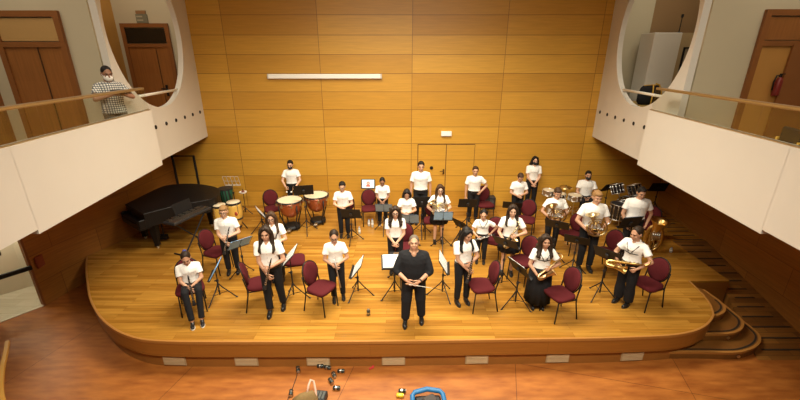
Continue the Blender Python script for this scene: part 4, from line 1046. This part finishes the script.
def sax(i, a, b, lab, spin=0, size=1.0, m_=None):
    """z from the bow at the bottom to the neck"""
    M = m_ or M_gold; A, e = along(i, a, b, spin); t = thing('saxophone', A, e, lab, 'saxophone', 'saxophones'); q = size
    bow = [(0, -.055*q*(1-math.cos(w))*1.0, -.055*q*math.sin(w)) for w in [PI*j/8 for j in range(9)]]
    MB().tube([(0, 0, .52*q), (0, 0, .30*q), (0, 0, .06*q)]+bow[1:8]+[(0, -.112*q, .02*q), (0, -.118*q, .12*q)], [.014*q, .020*q, .029*q, .031*q, .032*q, .033*q, .034*q, .035*q, .036*q, .037*q, .038*q, .039*q, .042*q], 14).build('body_tube', M, t, True)
    m = MB(); m.lathe([(.040*q, 0), (.046*q, .06*q), (.056*q, .12*q), (.074*q, .165*q), (.080*q, .172*q), (.070*q, .160*q), (.050*q, .11*q), (.036*q, .03*q), (.0, .02*q)], 22, Matrix.Translation((0, -.118*q, .10*q)) @ Matrix.Rotation(R(14), 4, 'X')); m.build('bell', M, t, True)
    MB().tube([(0, 0, .51*q), (0, 0, .56*q), (0, .03*q, .60*q), (0, .09*q, .61*q), (0, .14*q, .59*q)], [.013*q, .012*q, .011*q, .010*q, .009*q], 10).build('neck', M, t, True)
    MB().tube([(0, .13*q, .594*q), (0, .20*q, .565*q)], [.012*q, .009*q], 8).build('mouthpiece', M_piano, t)
    m = MB()
    for j in range(7): m.lathe([(0, 0), (.020*q-.001*j, 0), (.019*q-.001*j, .008), (0, .010)], 10, Matrix.Translation((.0, .026*q-.001*j, .06*q+j*.062*q)) @ Matrix.Rotation(R(-90), 4, 'X'))
    for j in range(3): m.lathe([(0, 0), (.024*q, 0), (.022*q, .008), (0, .01)], 10, Matrix.Translation((.040*q, -.10*q, .02*q+j*.07*q)) @ Matrix.Rotation(R(90), 4, 'Y'))
    m.tube([(.026*q, .012*q, .03*q), (.02*q, .012*q, .48*q)], .0035, 5); m.tube([(-.030*q, 0, .03*q), (-.02*q, 0, .46*q)], .0035, 5); m.tube([(0, -.03*q, .25*q), (0, -.09*q, .25*q)], .006*q, 6)
    m.build('keys', M_goldpale, t)
def horn(i, c, lab, e=(0, 0, 0), m_=None, size=1.0):
    M = m_ or M_goldpale; q = size
    A = Lw(i, c); rt = (Matrix.Rotation(i['rot'], 3, 'Z') @ Euler([R(v) for v in e]).to_matrix()).to_euler()
    t = thing('french_horn', A, rt, lab, 'horn', 'french horns')
    ell = lambda rx, rz, y, a0, a1, n=28: [(rx*q*math.cos(R(a0+(a1-a0)*k/n)), y*q, rz*q*math.sin(R(a0+(a1-a0)*k/n))) for k in range(n+1)]
    MB().tube(ell(.185, .165, 0, -160, 190), [(.010+.013*k/28)*q for k in range(29)][::-1], 10).build('outer_coil', M, t, True)
    m = MB(); m.tube(ell(.140, .125, .012, 0, 330), .010*q, 8); m.tube(ell(.085, .095, -.014, 40, 350), .009*q, 8); m.tube(ell(.14, .10, -.02, 100, 300), .008*q, 8)
    m.tube([(-.10*q, -.012*q, .06*q), (.10*q, -.012*q, -.05*q)], .009*q, 8); m.tube([(-.06*q, .01*q, .10*q), (.09*q, .01*q, .05*q)], .009*q, 8); m.tube([(-.08*q, -.02*q, -.08*q), (.06*q, -.02*q, -.01*q)], .009*q, 8)
    m.build('inner_tubing', M_gold, t, True)
    d = V((-.70, .10, .70)).normalized(); rot = V((0, 0, 1)).rotation_difference(d).to_matrix().to_4x4()
    MB().lathe([(.018*q, -.16*q), (.024*q, -.10*q), (.034*q, -.03*q), (.055*q, .03*q), (.10*q, .075*q), (.145*q, .092*q), (.150*q, .090*q), (.10*q, .062*q), (.05*q, .01*q), (.02*q, -.06*q), (0, -.08*q)], 28, Matrix.Translation((-.19*q, -.01*q, .10*q)) @ Matrix.Scale(.85, 4) @ rot).build('bell', M, t, True)
    for k in range(3): MB().lathe([(0, -.02), (.022*q, -.02), (.024*q, .0), (.022*q, .03), (0, .034)], 12, Matrix.Translation(((.0+.045*k)*q, -.035*q, (.0+.012*k)*q)) @ Matrix.Rotation(R(90), 4, 'X')).build('valve', M_chrome, t, True)
    MB().tube([(.10*q, 0, .12*q), (.15*q, .03*q, .20*q), (.15*q, .06*q, .26*q)], [.006*q, .005*q, .005*q], 8).lathe([(.005*q, 0), (.012*q, .03*q), (.013*q, .035*q), (0, .035*q)], 10, Matrix.Translation((.15*q, .06*q, .255*q))).build('mouthpiece', M_chrome, t, True)
pe = {}
# ---- back row
pe[1] = person((295, 211), 160, 6, 'masked boy with black hair standing behind the kettledrums', 'm', 0, 'short', 'black', 'drum', mask='black', look=8)
pe[2] = person((345, 236), 181, 4, 'dark haired boy in glasses standing right of the kettledrums with hands joined', 'm', 0, 'short', 'black', 'belly', glasses=True, look=14)
pe[3] = person((383, 224), 176, 2, 'small boy with cropped dark hair looking down beside the tablet stand', 'm', 2, 'cropped', 'black', 'clasp', look=28, extra='white_sole', w=.95)
pe[4] = person((420, 223), 161, -2, 'tallest boy, black hair, standing upright behind the upright black stand', 'm', 1, 'short', 'black', 'side', look=4)
pe[5] = person((406.5, 241), 188, 0, 'girl with a dark bob looking down, left of the tallest boy', 'f', 1, 'bob', 'black', 'belly', 'skirt', look=24)
pe[6] = person((395.5, 272), 205.5, 2, 'curly haired girl with hands joined standing right behind the conductor', 'f', 0, 'curly', 'dark', 'clasp', glasses=True, look=8)
pe[7] = person((438, 242), 184, 2, 'girl with glasses and bare legs holding a horn, in a short black skirt', 'f', 0, 'long', 'brown', 'horn', 'skirt', glasses=True, look=8)
pe[8] = person((472, 220), 166, -4, 'boy with brown hair and one hand on his hip near the back wall', 'm', 1, 'short', 'brown', 'hip', look=2)
pe[9] = person((480, 262), 209, -12, 'smallest standing child, dark tied hair and black neck strap, in front of a burgundy chair', 'f', 1, 'bun', 'black', 'handhip2', look=12, straps=True, w=1.05)
pe[10] = person((506, 273), 204, -10, 'girl with very long dark hair and bare legs holding a slanted saxophone', 'f', 0, 'long', 'dark', 'sax', 'skirt', look=6)
pe[11] = person((515, 222), 172, -4, 'boy with light brown hair looking down in front of the back wall at right', 'm', 1, 'short', 'brown', 'belly', look=30)
pe[12] = person((529, 208), 156, -4, 'girl in a black mask standing against the back wall with hands joined low', 'f', 0, 'bob', 'black', 'clasp', mask='black')
pe[13] = person((549, 249), 187, -6, 'boy with a brown fringe holding a dark horn', 'm', 1, 'fringe', 'brown', 'horn', look=14)
pe[14] = person(None, None, -14, 'masked boy sitting behind the drums by the back wall', 'm', 1, 'short', 'black', 'lap', mask='black', seated=.56, base=V((5.45, 10.80, 0)), h=1.36)
pe[15] = person((583, 269), 190, -4, 'fair haired boy holding a brass horn in front of the black drums', 'm', 1, 'fringe', 'blond', 'horn', look=10)
pe[16] = person((626, 256), 186, -10, 'black haired boy standing beside the gold tuba at the right', 'm', 1, 'short', 'black', 'low', w=1.1, look=18)
pe[17] = person((622, 303), 226, -58, 'woman with tied hair and a black harness holding a saxophone at the right', 'f', 1, 'bun', 'dark', 'saxh', 'wide', straps=True, look=14, yaw=-8)
pe[18] = person((536, 306), 234, -4, 'girl with long curls in a long black skirt holding a saxophone at the front', 'f', 1, 'curly', 'dark', 'sax', 'long_skirt', straps=True, look=2)
pe[19] = person((461, 302), 226, 16, 'girl with straight dark hair holding a clarinet right of the conductor', 'f', 1, 'long', 'black', 'clar', look=18, yaw=12)
pe[20] = person((413, 320), 235, -2, 'stout conductor dressed all in black, front and centre of the stage', 'big', 1, 'cropped', 'grey', 'baton', shirt='rolled', tuck=False, scol=M_blackcloth, group=None, look=-12, stance=(.15, .02, .14, -.10), w=1.06)
pe[21] = person((338, 298), 229, 10, 'girl in glasses with tied hair holding a flute down, left of centre', 'f', 1, 'bun', 'dark', 'flute', glasses=True, look=16, stance=(.12, .02, .08, -.06))
pe[22] = person((276, 310), 225, 8, 'girl with long brown hair holding a clarinet at the front left', 'f', 1, 'long', 'dark', 'clar', look=6, stance=(.13, .10, .08, -.10))
pe[23] = person((279, 279), 211, 10, 'long brown haired girl in glasses standing behind the front left clarinettist', 'f', 0, 'long', 'brown', 'clar', glasses=True, look=8)
pe[24] = person((234, 272), 205, 14, 'fair haired clarinettist in glasses at the left of the stage', 'm', 0, 'fringe', 'blond', 'clar', glasses=True, look=8)
pe[25] = person(None, None, 28, 'child with a blue hair tie seated at the left edge of the stage', 'f', 1, 'bun', 'dark', 'clar_sit', look=26, seated=.56, base=V((gz(190, 287, .47).x+.04, gz(190, 287, .47).y, 0)), h=1.23, extra='legs_out', w=1.08)
pe[26] = person(None, None, 52, 'man in a plaid shirt and white mask using a phone on the left balcony', 'm', 2, 'cropped', 'black', 'phone', tuck=False, scol=M_plaid, mask='white', base=V((-5.35, 7.41, 2.57)), h=1.72, group=None, look=18, bcol=mat('grey_trousers', (.10, .09, .08), .8))
# ---- instruments in hand
def kk(i, *p): return V(p)*pe[i]['k']+V((0, 0, pe[i]['zt']))
def hand(i, s, dx=0, dy=0, dz=0):
    w, e = pe[i]['wr'][s], pe[i]['el'][s]; return w+(w-e).normalized()*.075*pe[i]['k']+V((dx, dy, dz))
def held(i, fn, lab, L, slide=.4, **kw):        # a tube through both hands
    a, b = hand(i, -1, 0, -.005, 0), hand(i, 1, 0, -.005, 0); d = (b-a).normalized(); s = a-d*slide*L
    fn(pe[i], s, s+d, lab, L=L, **kw)
for i, lab in ((22, 'black clarinet held across the chest by the front left girl'), (24, 'black clarinet held by the fair haired clarinettist'), (19, 'black clarinet held by the girl right of the conductor'), (23, 'black clarinet held by the girl in glasses behind the front left clarinettist')):
    h_ = hand(i, 1); l_ = hand(i, -1); c_ = (h_+l_)/2+V((.0, -.015, .0)); k_ = pe[i]['k']; s_ = 1 if i != 19 else .5
    d_ = V((.17*s_, .0, .55)).normalized()
    clarinet(pe[i], c_-d_*.30*k_, c_+d_*.3, lab, L=.62)
c_ = (hand(25, 1)+hand(25, -1))/2+V((0, -.02, 0)); d_ = V((-.02, .18, .9)).normalized(); clarinet(pe[25], c_-d_*.28, c_+d_, 'black clarinet held upright between the knees of the seated child', L=.56)
c_ = (hand(9, -1))+V((0, -.02, 0)); d_ = V((.7, .02, .30)).normalized(); clarinet(pe[9], c_-d_*.12, c_+d_, 'black clarinet held by the smallest standing child', L=.5)
c_ = (hand(21, 1)+hand(21, -1))/2+V((0, -.012, 0)); d_ = V((-.09, .06, .6)).normalized(); flute(pe[21], c_-d_*.42, c_+d_, 'silver flute held pointing down by the girl in glasses')
horn(pe[7], kk(7, -.02, -.26, 1.07), 'pale brass horn held by the girl in the short skirt', (0, 10, 0), size=1.0)
horn(pe[13], kk(13, .0, -.27, 1.05), 'dark brass horn held by the boy with the brown fringe', (8, 24, 0), mat('brass_dark', (.34, .22, .10), .3, 1.0), size=1.05)
horn(pe[15], kk(15, -.01, -.28, 1.05), 'bright brass horn held by the fair haired boy', (0, 32, 0), size=1.1)
sax(pe[10], kk(10, -.12, -.24, .86), kk(10, .12, -.19, 1.25), 'brass saxophone held slanted by the girl with bare legs', spin=.6, size=.85, m_=M_goldpale)
sax(pe[18], kk(18, -.10, -.26, .92), kk(18, .17, -.21, 1.15), 'brass saxophone held by the girl in the long black skirt', spin=.3, size=.85, m_=mat('brass_brown', (.55, .36, .17), .28, 1.0))
sax(pe[17], kk(17, -.22, -.33, .96), kk(17, .25, -.20, 1.06), 'gold saxophone held level by the woman with a harness', spin=-.2, size=1.0)
# baton
a_, b_ = hand(20, -1), hand(20, 1); A, e = along(pe[20], a_+V((-.02, -.03, 0)), b_+V((.05, -.03, -.02)))
t = thing('baton', A, e, 'thin pale baton held across by the conductor in black', 'baton'); MB().tube([(0, 0, 0), (0, 0, .40)], [.005, .003], 6).build('shaft', mat('baton_white', (.7, .66, .58), .5), t); MB().lathe([(0, -.05), (.012, -.04), (.014, -.01), (.006, .01), (0, .01)], 10).build('grip', mat('baton_cork', (.35, .18, .08), .7), t, True)
w_, e_ = pe[20]['wr'][1], pe[20]['el'][1]; d_ = (w_-e_).normalized(); q = V((0, 0, 1)).rotation_difference(d_).to_matrix().to_4x4()
m = MB(); m.lathe([(.034, -.012), (.037, -.012), (.037, .012), (.034, .012)], 16, Matrix.Translation(w_-d_*.015) @ q); wt = m.build('wristwatch', M_blackplastic, pe[20]['t'], True)
# tuba
p = gz(649, 251)
t = thing('tuba', (p.x, p.y, 0), R(-12), 'gold tuba standing on its bell support at the right of the stage', 'tuba')
MB().lathe([(.02, .0), (.045, .05), (.06, .20), (.075, .42), (.11, .56), (.17, .66), (.205, .70), (.20, .705), (.15, .665), (.09, .56), (.05, .42), (0, .40)], 30, Matrix.Translation((-.04, .02, .16)) @ Euler((R(10), R(6), 0)).to_matrix().to_4x4()).build('bell', M_gold, t, True)
lp = lambda cx, cz, rx, rz, y, n=24: [(cx+rx*math.copysign(abs(math.cos(2*PI*k/n))**.8, math.cos(2*PI*k/n)), y, cz+rz*math.sin(2*PI*k/n)) for k in range(n)]
m = MB(); m.tube(lp(.02, .36, .17, .32, -.01), .040, 10, True); m.build('outer_branch', M_gold, t, True)
m = MB(); m.tube(lp(.02, .36, .10, .22, -.07), .020, 8, True); m.tube(lp(.05, .38, .06, .15, -.10), .013, 8, True); m.tube([(-.10, -.07, .30), (.14, -.09, .36)], .013, 8); m.build('inner_tubing', M_goldpale, t, True)
for k in range(4): MB().lathe([(0, 0), (.021, 0), (.021, .16), (.008, .165), (.008, .20), (.014, .205), (0, .21)], 12, Matrix.Translation((-.05+.048*k, -.115, .36))).build('valve', M_chrome, t, True)
MB().tube([(.14, -.04, .60), (.20, -.10, .72), (.16, -.18, .76)], [.010, .008, .008], 8).build('lead_pipe', M_goldpale, t, True)
# phone of the man on the balcony
p_ = (hand(26, 1)+hand(26, -1))/2; A = Lw(pe[26], p_+V((0, -.01, .03)))
t = thing('phone', A, Euler((R(-35), 0, R(52))), 'black phone held by the man on the left balcony', 'phone'); MB().rbox((0, 0, 0), (.16, .012, .085), .004).build('casing', M_piano, t); MB().box((0, .0065, 0), (.145, .002, .072)).build('screen', mat('phone_screen', (.10, .13, .17), .2), t)
# mallets on the front kettledrum
for s, lab in ((-1, 'felt tipped mallet in the right hand of the masked boy at the kettledrums'), (1, 'felt tipped mallet in the left hand of the masked boy at the kettledrums')):
    h_ = hand(1, s); A, e = along(pe[1], h_+V((0, .08, .02)), h_+V((-s*.06, -.30, -.02)))
    t = thing('mallet', A, e, lab, 'mallet', 'kettledrum mallets'); MB().tube([(0, 0, 0), (0, 0, .36)], .006, 6).build('shaft', mat('mallet_wood', (.45, .26, .1), .5), t); MB().ell((0, 0, .37), (.026, .026, .022)).build('head', M_mask_w, t, True)

# ================================================================ SMALL THINGS
def bottle(px, py, lab, h=.20, col=(.62, .64, .62)):
    p = gz(px, py); t = thing('water_bottle', p, 0, lab, 'bottle', 'small water bottles on the stage')
    MB().lathe([(0, 0), (.030, 0), (.033, .01), (.032, h*.35), (.033, h*.62), (.026, h*.80), (.013, h*.90), (0, h*.90)], 14).build('body', mat('bottle_plastic', (.45, .46, .42), .15), t, True)
    MB().lathe([(.0335, h*.32), (.0345, h*.33), (.0345, h*.56), (.0335, h*.57)], 14).build('paper_label', M_paper, t); MB().lathe([(0, h*.88), (.015, h*.88), (.015, h), (0, h)], 10).build('cap', mat('cap_blue', (.10, .2, .4), .5), t)
bottle(359.5, 233.5, 'water bottle on the stage right of the boy beside the kettledrums'); bottle(369, 226, 'left one of two bottles in front of the tablet stand'); bottle(372.5, 227, 'right one of two bottles in front of the tablet stand', .24)
bottle(670.5, 252, 'small pale bottle standing right of the gold tuba', .12)
p = gz(491.5, 212); t = thing('speaker_box', (p.x, 11.30, 0), 0, 'small black box standing against the back wall right of the boy with hand on hip', 'box')
MB().rbox((0, 0, .20), (.30, .24, .40), .015).build('casing', M_blackplastic, t); MB().lathe([(0, 0), (.09, 0), (.095, .01), (.02, -.01), (0, 0)], 18, Matrix.Translation((0, -.122, .26)) @ Matrix.Rotation(R(90), 4, 'X')).build('cone', mat('cone_grey', (.06, .06, .06), .7), t); MB().box((0, -.122, .09), (.2, .006, .06)).build('panel', M_steel, t)
# cans
M_can = mat('can_dark', (.045, .055, .05), .3, .5); M_canend = mat('can_end', (.5, .5, .47), .3, 1.0)
def can(px, py, lab, rot, z, lying=True, m_=None):
    p = gz(px, py, z+.03); t = thing('can', (p.x, p.y, z+(.034 if lying else 0)), Euler((R(90) if lying else 0, 0, R(rot))), lab, 'can', 'small dark cans on the floor')
    o_ = -.055 if lying else 0
    MB().lathe([(0, o_), (.028, o_), (.033, o_+.008), (.033, o_+.10), (.027, o_+.112), (0, o_+.112)], 16).build('body', m_ or M_can, t, True)
    MB().lathe([(0, o_+.110), (.026, o_+.1105), (.027, o_+.116), (.024, o_+.114), (0, o_+.113)], 16).build('lid', M_canend, t); MB().lathe([(.0332, o_+.035), (.0338, o_+.036), (.0338, o_+.062), (.0332, o_+.063)], 16).build('band', M_canend if m_ is None else m_, t)
can(368.5, 313.5, 'small dark can standing alone on the stage left of the conductor', 0, 0, False)
for px, py, rot, lab in ((298, 369.5, 20, 'dark can lying at the far left of the scattered cans below the stage'), (291, 393, 10, 'dark can at the lower end of the thin cable'), (320.5, 366, 85, 'left one of the two touching cans near the stage front'), (327.5, 367.5, 75, 'right one of the two touching cans near the stage front'),
                        (341, 371, 88, 'dark can lying crosswise, farthest right of the scattered cans'), (334, 375, 25, 'dark can lying between the crosswise cans below the stage'), (331, 381, 35, 'dark can lying just above the lowest crosswise can'), (336.5, 388, 88, 'dark can lying crosswise beside the black box on the hall floor'), (402, 391, 88, 'dark can lying just above the yellow can')):
    can(px, py, lab, rot, FL)
can(400, 395.5, 'yellow can lying at the front edge left of the blue handled case', 86, FL, True, mat('can_yellow', (.75, .55, .03), .35))
p = gz(371.5, 368.5, FL); t = thing('red_clip', p, R(30), 'small red clip lying on the hall floor below the stage front', 'clip'); MB().rbox((0, 0, .012), (.09, .03, .024), .006).build('jaw', mat('clip_red', (.5, .03, .03), .5), t); MB().rbox((.04, .025, .012), (.05, .02, .02), .005).build('handle', MATS['clip_red'], t)
pts = [gz(*q, FL+.006) for q in ((297.5, 371), (296.5, 377), (294, 384), (291.5, 391), (288, 399), (284, 410))]
tag(MB().tube(pts, .006, 6).build('cable', M_blackplastic, None, True), 'thin dark cable running from a can across the hall floor', 'cable')
# bag, black box and blue handled case at the front edge
p = gz(304, 409, FL); t = thing('shoulder_bag', (p.x+.02, p.y, FL), R(20), 'olive brown bag with a pale strap at the front edge of the hall floor', 'bag')
MB().loft([[(math.copysign(abs(math.cos(a))**.6, math.cos(a))*x+dx, math.copysign(abs(math.sin(a))**.6, math.sin(a))*y, z) for a in [2*PI*k/20 for k in range(20)]] for x, y, z, dx in ((.17, .12, 0, 0), (.20, .14, .05, 0), (.19, .12, .18, .01), (.12, .05, .28, .03), (.08, .02, .30, .04))]).build('body', mat('olive_canvas', (.22, .14, .05), .85, var=.2, scale=40), t, True)
MB().tube([(.05, .01, .28), (.09, .10, .34), (.13, .17, .36), (.17, .15, .34), (.18, .04, .27), (.17, -.04, .16), (.17, -.10, .06)], .018, 8).build('strap', mat('strap_pink', (.62, .40, .30), .7), t, True)
p = gz(319, 396, FL+.1); t = thing('battery_pack', (p.x+.02, p.y, FL), R(-6), 'black box with cells on top right of the olive bag', 'box')
MB().rbox((0, 0, .06), (.18, .20, .12), .012).build('casing', M_blackplastic, t); m = MB()
for k in range(3): m.rbox((-.05+.05*k, .0, .123), (.036, .14, .012), .004)
m.build('cells', mat('cell_grey', (.09, .10, .09), .4), t)
p = gz(428, 402, FL+.12); t = thing('equipment_case', (p.x, p.y-.08, FL), R(4), 'black case with bright blue handles at the front edge of the hall floor', 'case'); M_bl = mat('handle_blue', (.02, .16, .38), .45)
MB().rbox((0, 0, .10), (.40, .30, .20), .03).build('body', M_blackplastic, t); MB().rbox((.04, .02, .21), (.20, .16, .05), .02, Matrix.Rotation(R(24), 4, 'Z')).build('lid_cover', mat('case_cover', (.06, .05, .045), .7), t)
MB().tube([(-.23, -.16, .05), (-.24, -.14, .20), (-.23, .10, .24), (-.19, .15, .25), (.0, .18, .27), (.19, .15, .25), (.23, .10, .24), (.24, -.14, .20), (.23, -.16, .05)], .038, 10).build('handle', M_bl, t, True)
# edge of the front auditorium seat at the left
zs_ = .30; rim = catmull([tuple(gz(*q, zs_).xy) for q in ((9, 340), (7.5, 350), (4.5, 364), (3, 380), (4, 393), (8, 406), (16, 422))], 4)
ctr = V((rim[12][0]-.25, rim[12][1]))
t = thing('auditorium_seat', (ctr.x, ctr.y, FL), 0, 'auditorium seat with a curved pale wood edge at the front left', 'seat')
oi = inset(rim, .045, len(rim)); oo = rim
sgn = 1 if oi[8][0] < oo[8][0] else -1
oi = inset(rim, .045*sgn, len(rim))
MB().loft([[(a_[0]-ctr.x, a_[1]-ctr.y, zs_-FL-.05), (a_[0]-ctr.x, a_[1]-ctr.y, zs_-FL), (b_[0]-ctr.x, b_[1]-ctr.y, zs_-FL), (b_[0]-ctr.x, b_[1]-ctr.y, zs_-FL-.05)] for a_, b_ in zip(oo, oi)]).build('curved_side', mat('pale_seat_wood', (.55, .29, .05), .4), t)
e_ = rim[-1]; MB().tube([(e_[0]-ctr.x, e_[1]-ctr.y, zs_-FL-.03), (e_[0]-ctr.x-.05, e_[1]-ctr.y, .3), (e_[0]-ctr.x-.05, e_[1]-ctr.y, .0)], .03, 8).build('support', M_black, t, True)
MB().rbox((-.30, -.25, .42), (.55, .60, .12), .04).build('cushion', M_blackcloth, t); MB().rbox((-.30, -.60, .55), (.55, .10, .70), .04).build('backrest', M_blackcloth, t)
MB().box((-.32, -.25, .18), (.40, .40, .36)).build('base', M_black, t)

# keep chairs and stands clear of the people next to them
bases = [(i, pe[i]['base']) for i in pe if i not in (14, 25, 26)]
for o in list(COL.objects):
    if o.name.startswith('stage_chair'):
        th = o.rotation_euler.z; bk = V((-math.sin(th), math.cos(th), 0))
        for _ in range(60):
            near = [(V((b.x, b.y, 0))-o.location) for i, b in bases if (V((b.x, b.y, 0))-o.location).length < .36]
            if near: o.location = o.location+(V((0, 1.3, 0))+bk*.2-near[0].normalized()).normalized()*.015
            else: break
for t, pp in STANDS:
    mv = V((0, 0, 0))
    for i, b in bases:
        d = V((t.location.x-b.x, t.location.y-b.y, 0))
        if d.length < .40: mv += d.normalized()*(.40-d.length)
    t.location = t.location+mv
    if pp: pp.location = pp.location+mv

# ================================================================ CAMERA AND LIGHT
cam = bpy.data.cameras.new('camera'); co = bpy.data.objects.new('camera', cam); COL.objects.link(co)
cam.sensor_width = 36; cam.sensor_fit = 'HORIZONTAL'; cam.lens = F/800*36; co.location = (0, 0, H); co.rotation_euler = (PI/2-TH, 0, 0); cam.clip_start = .05
SC.camera = co
def area(name, loc, size, power, col=(1, .90, .72), rot=(0, 0, 0), spread=180):
    l = bpy.data.lights.new(name, 'AREA'); l.shape = 'RECTANGLE'; l.size, l.size_y = size; l.energy = power; l.color = col; l.spread = R(spread)
    ob = bpy.data.objects.new(name, l); COL.objects.link(ob); ob.location = loc; ob.rotation_euler = [R(a) for a in rot]; return ob
area('stage_light', (0, 7.4, 7.3), (5.0, 2.4), 860, spread=125)
area('front_light', (0, .8, 7.2), (6.0, 1.0), 560, rot=(44, 0, 0), spread=95)
area('hall_light', (0, 0.5, 7.3), (8, 2), 80)
pl = bpy.data.lights.new('corridor_lamp', 'POINT'); pl.energy = 65; pl.color = (1, .93, .78); pl.shadow_soft_size = .15
ob = bpy.data.objects.new('corridor_lamp', pl); COL.objects.link(ob); ob.location = (-8.35, 7.2, 1.5)
for s in (-1, 1):
    area('balcony_light', (s*6.9, 5.8, 7.2), (1.6, 2.5), 90)
    area('round_room_light', (s*6.7, 9.6, 7.2), (1.2, 1.6), 50)
w = bpy.data.worlds.new('world'); SC.world = w; w.use_nodes = True
w.node_tree.nodes['Background'].inputs[0].default_value = (1, .85, .66, 1); w.node_tree.nodes['Background'].inputs[1].default_value = .10
SC.view_settings.view_transform = 'Standard'; SC.view_settings.look = 'None'; SC.view_settings.exposure = -.65; SC.view_settings.gamma = 1
SC.view_settings.use_curve_mapping = False
